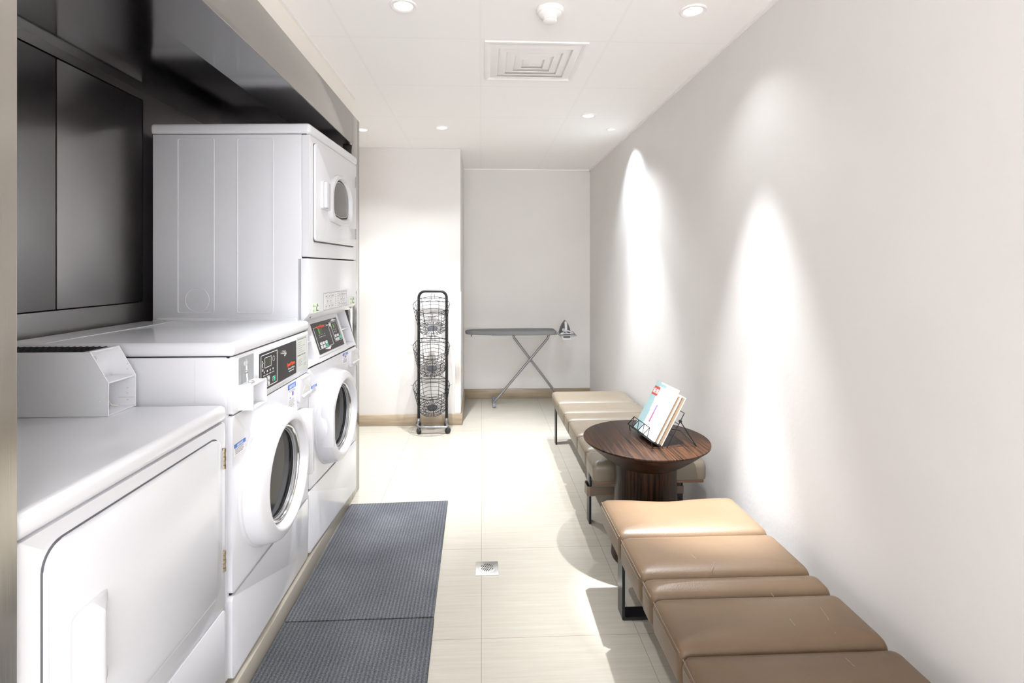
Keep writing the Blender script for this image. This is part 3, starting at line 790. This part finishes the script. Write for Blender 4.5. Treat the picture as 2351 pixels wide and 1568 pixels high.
ro = [(-x + .02, y, z) for x, y, z in reversed(lo)]
ro = [(hw + .012 if abs(x) > hw - .03 and i < len(ro) - 4 else (hw if i >= len(ro) - 4 else x), y, z) for i, (x, y, z) in enumerate(ro)]
b.tube(lo + ro, .010, 'tube_grey', 10); b.build('base_frame', bs)
for zz in (1.093, 1.064, .752, .722, .416, .388):
    b = MB('black_metal'); b.cyl((-hw, -.006, zz), (hw, -.006, zz), .0025, 'black_metal', 8); b.build('crossbar', bs)
for (x, y, rz) in ((-hw - .006, .042, .6), (hw - .006, .042, -.1), (-hw + .020, fy - .002, .5), (hw + .020, fy + .003, -.7)):
    g = MB('rubber_black')
    r = .0225
    Mx = Matrix.Translation((x, y, r)) @ Matrix.Rotation(rz, 4, 'Z')
    lps = []
    for hh, rr in ((-.014, r * .8), (-.011, r), (-.003, r), (-.002, r * .8), (.002, r * .8), (.003, r), (.011, r), (.014, r * .8)):
        lps.append([Mx @ Vector((hh, rr * math.cos(2 * PI * i / 20), rr * math.sin(2 * PI * i / 20))) for i in range(20)])
    g.loft(lps, 'rubber_black')
    top = .085 if y > 0 else fz
    g.cyl((x, y, r), (x * .97, y * .75, top), .006, 'rubber_black', 8)
    g.build('caster', bs)
def basket(z, tilt, roll, label):
    o = empty('wire_basket', (-.410 + .002, 4.225, z), 0, label, 'basket', 'wire baskets on the rolling stand')
    o.rotation_euler = (math.radians(tilt), math.radians(roll), 0)
    R, r, Lh = .147, .111, .222
    def rad(h): 
        t_ = (h + Lh) / Lh
        return r + (R - r) * (t_ ** .8)
    w = .0021
    b = MB('black_metal')
    def ring(h, rr, wr): b.tube([(rr * math.cos(2 * PI * i / 40), rr * math.sin(2 * PI * i / 40), h) for i in range(40)], wr, 'black_metal', 6, closed=True)
    for h in (-.035, -.070, -.105, -.140, -.175, -.205): ring(h, rad(h), w * .85)
    for k in range(12):
        a = 2 * PI * (k + .3) / 12
        pts = [(rad(h) * math.cos(a), rad(h) * math.sin(a), h) for h in (0, -.05, -.1, -.15, -.2)] + [((r - .006) * math.cos(a), (r - .006) * math.sin(a), -Lh), ((r - .03) * math.cos(a), (r - .03) * math.sin(a), -Lh)]
        b.tube(pts, w * .85, 'black_metal', 6)
    bk = b.build('wire_body', o)
    b = MB('black_metal'); ring(0, R, .0026); b.build('rim', o)
    b = MB('black_metal')
    ring(-Lh, r, w); ring(-Lh, r - .035, w * .8)
    for k in range(24):
        a = 2 * PI * k / 24
        b.cyl((.038 * math.cos(a), .038 * math.sin(a), -Lh), ((r + .002) * math.cos(a), (r + .002) * math.sin(a), -Lh), w * .85, 'black_metal', 6)
    b.build('bottom_grid', o)
    b = MB('disc_grey'); b.lathe([(.0001, -Lh - .002), (.042, -Lh - .002), (.043, -Lh + .001), (.040, -Lh + .004), (.0001, -Lh + .005)], (0, 0, 0), 'z', 32, 'disc_grey'); b.build('bottom_disc', o)
    # hanging loop at the back, front lip and small side hooks
    b = MB('black_metal')
    b.tube([(-.014, R - .002, -.03), (-.014, R, .015)] + [(-.014 * math.cos(PI * i / 8), R, .015 + .014 * math.sin(PI * i / 8)) for i in range(1, 8)] + [(.014, R, .015), (.014, R - .002, -.03)], .0018, 'black_metal', 6)
    b.build('hanging_loop', o)
    b = MB('black_metal')
    fr = [(R * 1.0 * math.cos(a), R * 1.0 * math.sin(a), -.004 - .022 * max(0, math.sin((a - PI * 1.2) / (PI * .6) * PI)) ** .5) for a in [PI * 1.2 + PI * .6 * i / 16 for i in range(17)]]
    b.tube(fr, .0020, 'black_metal', 6)
    for s_ in (-1, 1): b.tube([(s_ * R, .0, 0), (s_ * (R + .010), .004, .006), (s_ * (R + .020), .006, .003)], .0016, 'black_metal', 6)
    b.build('handle', o)
    return o
basket(1.045, 24, 0, 'topmost black wire basket on the rolling stand by the niche wall')
basket(.708, 25, 1.5, 'middle black wire basket on the rolling stand, tilted a little sideways')
basket(.385, 24, 0, 'lowest black wire basket on the rolling stand, just above the wheels')

# ------------------------------------------------------------------ ironing board and iron
ib = empty('ironing_board', (.30, 5.12, 0), 0, 'grey ironing board on crossed tube legs standing along the back wall', 'ironing board')
b = MB('board_fabric')
out = []
L0, L1, hwd = -.462, .438, .140
for i in range(0, 9): # nose (left)
    a = PI / 2 + PI * i / 8
    out.append((L0 + .075 + .075 * math.cos(a), .075 * math.sin(a)))
n_ = 8
tail = rrect(L1 - .2, L1, -hwd, hwd, .06, 5)
right = [(L1 - .25, -hwd)] + [(L1 - .06 + .06 * math.sin(PI / 2 * i / 5), -hwd + .06 - .06 * math.cos(PI / 2 * i / 5)) for i in range(6)]
right += [(x, -y) for x, y in reversed(right)]
mid_l = [(L0 + .22, -.118)]; mid_u = [(L0 + .22, .118)]
out = out + mid_l + right + mid_u
zt = .734
def sc_(pl, s): 
    cx_ = sum(p[0] for p in pl) / len(pl)
    return [(p[0] + (-(s) if p[0] > cx_ else s) * (abs(p[0] - cx_) / .5), p[1] * (1 - s / .14)) for p in pl]
b.loft([[(x, y, z) for x, y in sc_(out, i_)] for z, i_ in ((zt - .040, .014), (zt - .036, .004), (zt - .022, 0), (zt - .008, .002), (zt - .002, .010), (zt, .022))], 'board_fabric')
b.build('board_top', ib)
b = MB('black_metal', 'tube_grey'); b.box(-.20, .36, -.08, .08, zt - .046, zt - .040, 'iron_grey')
b.tube([(L0 + .06, -.05, zt - .04), (L0 + .062, -.05, zt - .056), (L0 + .058, -.05, zt - .06)], .004, 'black_metal', 6); b.build('under_frame', ib)
# crossed legs: top (x,z) to foot
for (x0, x1, yy, nm) in ((.355, -.178, -.030, 'leg'), (.025, .500, .030, 'leg')):
    b = MB('tube_grey', 'foot_grey', 'chrome')
    b.tube([(x0 + (.012 if x0 > .2 else -.012), yy, zt - .045), (x0, yy, zt - .085), (x1, yy, .022)], .0115, 'tube_grey', 12)
    b.cyl((x1, -.13, .020), (x1, .13, .020), .0125, 'tube_grey', 12)
    if x1 < 0: b.cyl((.1845, yy - .016, .424), (.1845, yy + .075, .424), .004, 'chrome', 10)
    lg = b.build(nm, ib)
    for ye in (-.16, .16):
        f = MB('foot_grey'); s_ = 1 if ye > 0 else -1
        f.tube([(x1, ye - s_ * .045, .020), (x1, ye - s_ * .010, .020), (x1, ye - s_ * .002, .020), (x1, ye, .020)], [.0165, .0175, .014, .006], 'foot_grey', 12); f.build('foot_cap', lg)
# iron rest
b = MB('tray_grey', 'chrome', 'plastic_white', 'iron_grey')
rz_ = zt - .058
b.prism(rrect(.468, .640, -.085, .085, .02, 4), 'z', rz_, rz_ + .010, 'tray_grey', .004)
b.tube([(.415, -.05, zt - .046), (.43, -.05, zt - .062), (.455, -.05, rz_ + .004), (.48, -.05, rz_ + .004)], .0035, 'chrome', 8)
b.tube([(.415, .05, zt - .046), (.43, .05, zt - .062), (.455, .05, rz_ + .004), (.48, .05, rz_ + .004)], .0035, 'chrome', 8)
b.tube([(.44, -.05, rz_ + .012), (.455, -.07, rz_ + .042), (.50, -.075, rz_ + .048), (.53, -.075, rz_ + .03)], .003, 'iron_grey', 8)
b.tube([(.585, -.075, rz_ + .045), (.607, -.075, rz_ + .04), (.617, -.075, rz_ + .012)], .003, 'iron_grey', 8)
rt = b.build('iron_rest', ib)
g = MB('plastic_white', 'iron_grey')
prof = [(.485, rz_), (.605, rz_), (.602, rz_ - .018), (.588, rz_ - .036), (.565, rz_ - .042), (.525, rz_ - .042), (.502, rz_ - .036), (.488, rz_ - .018)]
g.prism(prof, 'y', -.065, .065, 'plastic_white', .006, 2); g.prism([(.503, rz_ - .004), (.575, rz_ - .004), (.570, rz_ - .018), (.508, rz_ - .018)], 'y', -.068, -.060, 'iron_grey'); g.build('heat_pad', rt)
# steam iron standing on its heel, tip up, sole to the wall
ir = empty('steam_iron', (.30 + .537, 5.12, rz_ + .010), 0, 'grey and white steam iron standing upright at the end of the ironing board', 'iron')
def tri(s, y, z0=0.): 
    P = [(-.056, 0), (-.058, .03), (-.050, .062), (-.034, .098), (-.014, .128), (0, .140), (.014, .128), (.034, .098), (.050, .062), (.058, .03), (.056, 0)]
    return [(x * s, y, z0 + z * s) for x, z in P]
b = MB('iron_plate'); b.loft([tri(1.0, .052), tri(1.0, .045)], 'iron_plate'); b.build('soleplate', ir)
b = MB('iron_grey'); b.loft([tri(.97, .045, .002), tri(.95, .030, .003), tri(.86, .012, .006), tri(.70, .0, .012)], 'iron_grey'); b.build('body', ir)
b = MB('plastic_white', 'iron_grey')
b.tube([(0, .012, .112), (0, -.010, .118), (0, -.026, .104), (0, -.034, .075), (0, -.036, .04), (0, -.028, .012), (0, .0, .006)], [.010, .013, .0135, .0135, .014, .016, .02], 'plastic_white', 14)
b.lathe([(.014, -.006), (.014, .006)], (-.020, .004, .045), 'y', 16, 'plastic_white'); b.build('handle', ir)
b = MB('plastic_white', 'label_grey')
cpts = []
for i in range(60):
    a = PI * 2 * i / 20; rr = .040 + .004 * math.sin(i)
    cpts.append((.006 + rr * 1.05 * math.cos(a), -.045 - .006 * (i // 20), .012 + max(-.004, .026 * math.sin(a)) + .003 * (i // 20)))
b.tube(cpts, .0042, 'plastic_white', 8)
b.tube([(-.030, -.058, .012), (-.050, -.062, .014), (-.062, -.066, .008)], [.009, .011, .006], 'label_grey', 10); b.build('power_cord', ir)

# ------------------------------------------------------------------ benches
def pad(mb, x0, x1, y0, y1, z0, z1, m, crown=.010, dip=0.):
    loops = []
    for z, ix, iy in ((z0, .010, .006), (z0 + .006, .002, .001), (z0 + .02, 0, 0), (z1 - .030, 0, 0), (z1 - .018, .001, .003), (z1 - .008, .004, .009), (z1 - .001, .010, .018), (z1 + crown * .45, .026, .032), (z1 + crown * .8, .06, .048 if y1 - y0 > .16 else .040), (z1 + crown, .12, .07 if y1 - y0 > .16 else .044)):
        lp = rrect(x0 + ix, x1 - ix, y0 + iy, y1 - iy, max(.022 - ix * .3, .003), 4)
        # refine the long edges so dents can bend
        q = []
        for i, p in enumerate(lp):
            pn_ = lp[(i + 1) % len(lp)]
            q.append(p)
            if abs(pn_[0] - p[0]) > .1:
                for k in range(1, 10): q.append((p[0] + (pn_[0] - p[0]) * k / 10, p[1] + (pn_[1] - p[1]) * k / 10))
        lp3 = []
        for x, y in q:
            tx = (x - (x0 + x1) / 2) / (x1 - x0) * 2
            d_ = dip * math.exp(-((tx + .05) / .42) ** 2) * max(0, (y - y0) / (y1 - y0)) ** 2 if z > z1 - .02 else 0
            lp3.append((x, y, z - d_))
        loops.append(lp3)
    mb.loft(loops, m)
def bench(name, label, x0, x1, ys, z0, z1, lm, legs, sled, strap=False, dip=0.):
    o = empty(name, ((x0 + x1) / 2, (ys[0] + ys[-1]) / 2, 0), 0, label, 'bench', 'padded leather benches along the right wall')
    inv = Matrix.Translation(-o.location)
    yc = o.location.y; xc = o.location.x
    def B(mb, nm, par=o):
        bmesh.ops.transform(mb.bm, matrix=inv, verts=mb.bm.verts)
        return mb.build(nm, par)
    for i in range(len(ys) - 1):
        a, c = sorted((ys[i], ys[i + 1]))
        mb = MB(lm); pad(mb, x0, x1, a + .0012, c - .0012, z0, z1, lm, dip=dip if i == 0 else 0.)
        p = B(mb, 'seat_pad')
        pp = MB('seam_thread')
        for off in (.0015,):
            pp.tube([(x0 + .0035, a + .012, z1 - .012), (x0 + .0035, c - .012, z1 - .012)], .0016, 'seam_thread', 6)
            pp.tube([(x0 - .0002, a + .020, z1 - .024), (x0 - .0002, c - .020, z1 - .024)], .0009, 'seam_thread', 5)
        B(pp, 'piping', p)
    mb = MB('underside_brown'); ya_, yb_ = min(ys), max(ys)
    mb.box(x0 + .012, x1 - .012, ya_ + .012, yb_ - .012, z0 - .014, z0 + .001, 'underside_brown', .003); B(mb, 'seat_base')
    zt_ = z0 - .013
    for ly in legs:
        mb = MB('black_steel')
        if sled:
            xa, xb = x0 + .040, x1 - .040
            outer = rrect(xa, xb, 0, zt_, .006, 3); inner = rrect(xa + .011, xb - .011, .011, zt_ - .011, .004, 3)
            lo_ = [[(p[0], yy, p[1]) for p in pl] for pl, yy in ((outer, ly - .031), (outer, ly + .031), (inner, ly + .031), (inner, ly - .031))]
            mb.loft(lo_, 'black_steel', ring=True)
            B(mb, 'leg_frame')
        else:
            for xa in (x0 + .018, x1 - .062):
                m2 = MB('black_steel'); m2.box(xa, xa + .012, ly - .030, ly + .030, 0, zt_, 'black_steel', .001); m2.box(xa + .0121, xa + .040, ly - .006, ly + .006, .0, zt_, 'black_steel', .001) if False else None
                B(m2, 'leg')
            mb.box(x0 + .030, x1 - .062, ly - .030, ly + .030, zt_ - .035, zt_, 'black_steel', .002)
            B(mb, 'leg_crossbar')
    if strap:
        ly = min(legs)
        mb = MB('strap_tan')
        zc0, zc1 = .150, .200
        loop = [(x0 + .046, ly - .040), (x0 + .020, ly - .044), (x0 + .006, ly - .036), (x0 + .004, ly + .02), (x0 + .012, ly + .04), (x0 + .045, ly + .042)]
        lps = [[(x, y, z) for x, y in loop] for z in (zc0, zc1)]
        lin = [[(x + .003, y + (.003 if y < ly else -.003), z) for x, y in loop] for z in (zc1, zc0)]
        mb.loft(lps + lin, 'strap_tan', ring=True, closed=False)
        mb.box(x0 + .045, x1 - .05, ly - .0415, ly - .0385, zc0 + .006, zc1 - .004, 'strap_tan')
        B(mb, 'strap')
    return o
bench('padded_bench', 'sand leather bench between the round wooden table and the ironing board', .545, 1.112, [4.000, 3.655, 3.395, 3.225, 2.930, 2.690, 2.500], .292, .384, 'leather_sand', (3.935, 2.712), False, strap=True)
tan = bench('padded_bench', 'tan leather bench with worn creased pads on a black sled leg frame', .494, 1.046, [2.130, 1.830, 1.585, 1.487, 1.268, .97, .68], .285, .382, 'leather_tan', (1.971, .84), True, dip=.012)

simple('crease_pale', (.26, .21, .16), .6)
pads = [c for c in tan.children if c.name.startswith('seat_pad')]
def crease(pts, r=.0007):
    y = sum(p[1] for p in pts) / len(pts)
    p_ = min(pads, key=lambda c: abs(sum(v.co.y for v in c.data.vertices) / len(c.data.vertices) + tan.location.y - y))
    P = []
    for x, yy in pts:
        lx, ly = x - tan.location.x, yy - tan.location.y
        hit = p_.ray_cast(Vector((lx, ly, 1.)), Vector((0, 0, -1)))
        P.append((lx, ly, (hit[1].z if hit[0] else .39) + .0002))
    Q = []
    for i in range(len(P) - 1):
        for k in range(5):
            t_ = k / 5; q = [P[i][j] + (P[i + 1][j] - P[i][j]) * t_ for j in range(3)]
            q[0] += random.uniform(-.0012, .0012); q[1] += random.uniform(-.0012, .0012); Q.append(tuple(q))
    Q.append(P[-1])
    b = MB('crease_pale'); b.tube(Q, [r * random.uniform(.4, 1.2) for _ in Q], 'crease_pale', 5); b.build('crease', p_)
bpy.context.view_layer.update()
for pts in [[(0.945, 1.463), (0.945, 1.399), (0.936, 1.355), (0.92, 1.305)], [(0.83, 1.359), (0.83, 1.334)], [(0.691, 1.681), (0.699, 1.655), (0.662, 1.593)], [(0.925, 1.565), (0.919, 1.532)], [(0.883, 1.219), (0.885, 1.189)], [(0.844, 1.471), (0.842, 1.455)], [(0.752, 1.637), (0.724, 1.595)]]: crease(pts)

# ------------------------------------------------------------------ table
tb = empty('side_table', (.763, 2.375, 0), 0, 'round dark striped wood side table with pedestal base between the two benches', 'table')
zt = .55; r = .286
b = MB('wood_top', 'wood_side'); b.lathe([(r - .006, zt - .010), (r - .001, zt - .008), (r, zt - .004), (r - .001, zt - .001), (r - .004, zt), (.0001, zt)], (0, 0, 0), 'z', 96, 'wood_top'); b.build('tabletop', tb)
b = MB('wood_bowl'); b.lathe([(r - .004, zt - .008), (r - .012, zt - .016), (r - .045, zt - .045), (.190, zt - .085), (.152, zt - .108), (.140, zt - .114)], (0, 0, 0), 'z', 96, 'wood_bowl'); b.build('bowl', tb)
b = MB('wood_side'); b.lathe([(.140, zt - .1145), (.138, .38), (.141, .30), (.147, .18), (.154, .06), (.157, .006), (.155, 0)], (0, 0, 0), 'z', 96, 'wood_side'); b.build('pedestal', tb)

# ------------------------------------------------------------------ book stand with magazine and books
w_ = Vector((.1064, -.9943, 0)); nb = Vector((.9943, .1064, 0))
R3 = Matrix((( w_.x, nb.x, 0), (w_.y, nb.y, 0), (0, 0, 1)))
TILT = math.radians(29)
base = Vector((.737, 2.459, .5735))
M4 = R3.to_4x4(); M4.translation = base
tilt = Matrix.Rotation(-TILT, 4, 'X')
Mt = M4 @ tilt                           # local: x along the page, y to the back, z up the page
def at_stand(o, mw): o.matrix_world = mw
bk = bpy.data.objects.new('book_stand', None); COL.objects.link(bk); bk.matrix_world = M4
tag(bk, 'black wire book stand propped open on the round wooden table', 'book stand')
Tl = tilt
def TP(x, y, z): return tuple(Tl @ Vector((x, y, z)))
b = MB('black_metal')
wr = .0022
x0, x1 = -.015, .232; bo = .056
b.tube([TP(x0, bo, .0), TP(x0, bo, .175), TP(x1, bo, .175), TP(x1, bo, .0)], wr, 'black_metal', 8, closed=True)
for zz in (.06, .12): b.cyl(TP(x0, bo, zz), TP(x1, bo, zz), wr * .8, 'black_metal', 6)
b.build('back_frame', bk)
b = MB('black_metal')
for yy in (-.030, -.005, .025, bo): b.cyl(TP(x0, yy, -.0032), TP(x1, yy, -.0032), wr * .9, 'black_metal', 6)
for xx in (x0, .065, .15, x1): b.cyl(TP(xx, -.030, -.0032), TP(xx, bo, -.0032), wr * .9, 'black_metal', 6)
b.build('ledge', bk)
b = MB('black_metal')
y_ = -.030; zz0, zz1 = -.003, .044
xa, xb = x0 + .002, x1 - .03
b.tube([TP(xa, y_, zz0), TP(xa + .02, y_, zz1), TP(xb - .02, y_, zz1), TP(xb, y_, zz0)], wr * .9, 'black_metal', 8)
k = 6; zig = [TP(xa + .02 + (xb - xa - .04) * i / k, y_, zz1 if i % 2 == 0 else zz0) for i in range(k + 1)]
b.tube(zig, wr * .8, 'black_metal', 6); b.build('front_lip', bk)
# rear strut: hinge on the back frame down to the table
b = MB('black_metal')
zt_ = .55 - base.z + wr
for xx in (x0, x1):
    hin = Vector(TP(xx, bo, .135))
    foot = Vector((xx, hin.y + .075, zt_))
    b.cyl(hin, foot, wr, 'black_metal', 8)
    b.lathe([(.0001, -.004), (.0065, -.004), (.0065, .004), (.0001, .004)], tuple(hin), 'x', 12, 'black_metal')
hin = Vector(TP(x1, bo, .135)); fy_ = hin.y + .075
b.tube([(x0, fy_, zt_), (x0 + .05, fy_, zt_ + .012), ((x0 + x1) / 2, fy_ - .01, zt_ + .03), (x1 - .05, fy_, zt_ + .012), (x1, fy_, zt_)], wr, 'black_metal', 8)
b.build('strut', bk)
for xx in (x0, x1):     # short feet under the ledge
    b = MB('black_metal'); b.cyl(TP(xx, -.022, -.003), (xx, Vector(TP(xx, -.022, 0)).y + .004, zt_), wr, 'black_metal', 8); b.build('foot', bk)
# magazine
mg = MB('paper_white', 'paper_cyan', 'paper_red', 'silk_white', 'print_violet', 'print_maroon', 'print_peach', 'print_sky')
mw, mh = .214, .252
mg.box(0, mw, -.004, .0, 0, mh, 'paper_white', .0006, 1)
F = Matrix(((1, 0, 0, 0), (0, 0, -1, -.0041), (0, 1, 0, 0), (0, 0, 0, 1)))   # page plane: x right, y up
mg.rect(F, 0, .046, 0, mh, .0003, 'paper_cyan')
for i in range(3): mg.rect(F, .046 + i * .006, .052 + i * .006, .0, mh - .04 - i * .05, .0002, 'paper_cyan')
mg.rect(F, .02, mw * .5, mh - .02, mh - .006, .00035, 'paper_cyan')
mg.rect(F, .004, .060, .182, .226, .0005, 'paper_red')
mg.text('\u57ce\u5e02', .026, F @ Matrix.Translation((.008, .193, .0006)), 'silk_white', h=.0002, bold=.0005)
mg.rect(F, .098, .110, .100, .148, .0004, 'print_violet'); mg.rect(F, .098, .110, .062, .112, .0005, 'print_maroon')
for i in range(12):
    x = .122 + random.uniform(0, .04); y = .055 + random.uniform(0, .075)
    mg.rect(F, x, x + random.uniform(.006, .014), y, y + random.uniform(.006, .016), .0004, random.choice(['print_peach', 'print_sky', 'print_peach']))
for i in range(4): mg.rect(F, .058, .058 + random.uniform(.02, .05), .03 + i * .006, .0325 + i * .006, .0004, 'print_sky')
o = mg.build('magazine'); o.matrix_world = Mt
tag(o, 'white and pale blue magazine with a red title square, front on the wire book stand', 'magazine')
def book(y0, th, dx, ww, hh, label):
    b = MB('paper_tan'); b.box(dx + .003, dx + ww - .002, y0 + .0012, y0 + th - .0012, .002, hh - .003, 'paper_tan')
    o = bpy.data.objects.new('book', None); COL.objects.link(o); o.matrix_world = Mt
    tag(o, label, 'book', 'books on the wire book stand')
    b.build('pages', o)
    c = MB('paper_white'); c.box(dx, dx + ww, y0, y0 + .0012, 0, hh, 'paper_white'); c.box(dx, dx + ww, y0 + th - .0012, y0 + th, 0, hh, 'paper_white'); c.box(dx, dx + .0015, y0, y0 + th, 0, hh, 'paper_white'); c.build('cover', o)
book(.0012, .016, .014, .202, .232, 'white-covered book with tan page edges directly behind the magazine on the book stand')
book(.0182, .022, .014, .204, .236, 'thicker white-covered book with tan page edges rearmost on the wire book stand')

# ------------------------------------------------------------------ ceiling fittings
b = MB('ceiling_fixture', 'vent_shadow')
av = empty('air_diffuser', (.254, 2.575, CEIL), 0, 'square white four-way air diffuser with nested louvres in the ceiling', 'air vent')
hs = .238
b = MB('ceiling_fixture', 'vent_shadow')
def sq(h, z): return [(-h, -h, z), (h, -h, z), (h, h, z), (-h, h, z)]
b.loft([sq(hs, 0), sq(hs, -.006), sq(hs - .012, -.008), sq(hs - .022, -.003), sq(hs - .022, 0)], 'ceiling_fixture', ring=True); b.build('outer_frame', av)
for k in range(5):
    h0 = hs - .030 - k * .040
    b = MB('ceiling_fixture'); b.loft([sq(h0, -.001), sq(h0 - .004, -.001), sq(h0 - .034, -.008), sq(h0 - .031, -.0095)], 'ceiling_fixture', ring=True)
    if k == 4: b.loft([sq(h0 - .033, -.007), sq(h0 - .033, -.009)], 'ceiling_fixture')
    b.build('louvre', av)
sd = empty('smoke_detector', (.273, 2.05, CEIL), 0, 'round white smoke detector on the ceiling nearer than the air vent', 'smoke detector')
b = MB('ceiling_fixture'); b.lathe([(.055, 0), (.055, -.010), (.050, -.016), (.0001, -.016)], (0, 0, 0), 'z', 40); b.build('base', sd)
b = MB('ceiling_fixture'); b.lathe([(.047, -.016), (.045, -.026), (.030, -.034), (.028, -.048), (.022, -.052), (.0001, -.053)], (0, 0, 0), 'z', 40)
b.build('sensor_head', sd)
b = MB('vent_shadow')
for zz in (-.037, -.043):
    for k in range(8):
        a0 = 2 * PI * k / 8
        b.tube([(.0288 * math.cos(a0 + .62 * i / 5), .0288 * math.sin(a0 + .62 * i / 5), zz) for i in range(6)], .0014, 'vent_shadow', 6)
b.build('slot', sd)
def downlight(x, y, label, power, size, blend, col, wide=None, tx=0., ty=0., rad=.02, r=.052, hot=None):
    o = empty('ceiling_downlight', (x, y, CEIL), 0, label, 'downlight', 'recessed ceiling downlights')
    b = MB('ceiling_fixture'); b.lathe([(r, 0), (r, -.004), (r - .004, -.006), (r - .014, -.004), (r - .016, 0)], (0, 0, 0), 'z', 40, ring=True); b.build('trim_ring', o)
    b = MB('lamp_glow'); b.lathe([(.0001, -.001), (r - .015, -.001), (r - .015, -.0022), (.0001, -.0026)], (0, 0, 0), 'z', 32); b.build('lens', o)
    for (p, s, bl, tag_) in ([(power, size, blend, 'a')] + ([wide + ('b',)] if wide else []) + ([hot + ('c',)] if hot else [])):
        li = bpy.data.lights.new('spot', 'SPOT'); li.energy = p; li.spot_size = math.radians(s); li.spot_blend = bl; li.shadow_soft_size = rad; li.color = col
        lo = bpy.data.objects.new('lamp', li); COL.objects.link(lo)
        lo.location = (0, 0, -.012); lo.rotation_euler = (tx, ty, 0); lo.parent = o
WARM = (.97, .97, .97); COOL = (.80, .90, 1.0); NEUT = (.93, .962, 1.0)
KN = .42; KW = .10
downlight(-.306, 2.04, 'recessed ceiling downlight above the floor mats, left of the smoke detector', 84 * KN, 62, .9, NEUT, (50 * KW, 112, .8))
downlight(.845, 2.03, 'recessed ceiling downlight near the right wall, above the tan bench', 215 * KN, 46, .95, NEUT, (36 * KW, 108, .9), hot=(780 * KN, 25, 1.))
downlight(-.288, 3.79, 'recessed ceiling downlight in front of the basket stand', 270 * KN, 72, .8, NEUT, (70 * KW, 112, .5))
downlight(-.884, 3.87, 'recessed ceiling downlight in the niche beside the steel pillar', 55 * KN, 80, .7, NEUT, (60 * KW, 112, .6))
downlight(.72, 3.45, 'recessed ceiling downlight above the sand coloured bench', 120 * KN, 60, .8, NEUT, (150 * KW, 106, .9))
downlight(.96, 3.78, 'recessed ceiling downlight close to the right wall near the back corner', 95 * KN, 38, 1., COOL, (230 * KW, 104, 1.), rad=.02, r=.04)
downlight(-.306, .45, 'recessed ceiling downlight above the aisle outside the front of the picture', 50 * KN, 50, .9, NEUT, (30 * KW, 112, .6))
# ------------------------------------------------------------------ world, camera, view
wd = bpy.data.worlds.new('World'); SC.world = wd; wd.use_nodes = True
wd.node_tree.nodes['Background'].inputs[0].default_value = (.98, .98, 1, 1); wd.node_tree.nodes['Background'].inputs[1].default_value = 2.45  # even white fill, added to enter by the open end behind the camera
cam = bpy.data.cameras.new('Camera'); co = bpy.data.objects.new('Camera', cam); COL.objects.link(co); SC.camera = co
f = 1185.
cam.sensor_fit = 'HORIZONTAL'; cam.sensor_width = 36.; cam.lens = f / 2351 * 36
cam.shift_x = (1175.5 - 1156.) / 2351; cam.shift_y = -(784 - 618.) / 2351
cam.clip_start = .02
co.location = (0, 0, 1.335); co.rotation_euler = (PI / 2, 0, -math.atan(50.5 / f))
SC.cycles.max_bounces = 14; SC.cycles.diffuse_bounces = 10; SC.cycles.glossy_bounces = 6
SC.cycles.use_denoising = True
SC.cycles.sample_clamp_indirect = 8
vs = SC.view_settings
vs.view_transform = 'Standard'; vs.look = 'None'; vs.gamma = 1; vs.use_curve_mapping = False; vs.exposure = 1.92
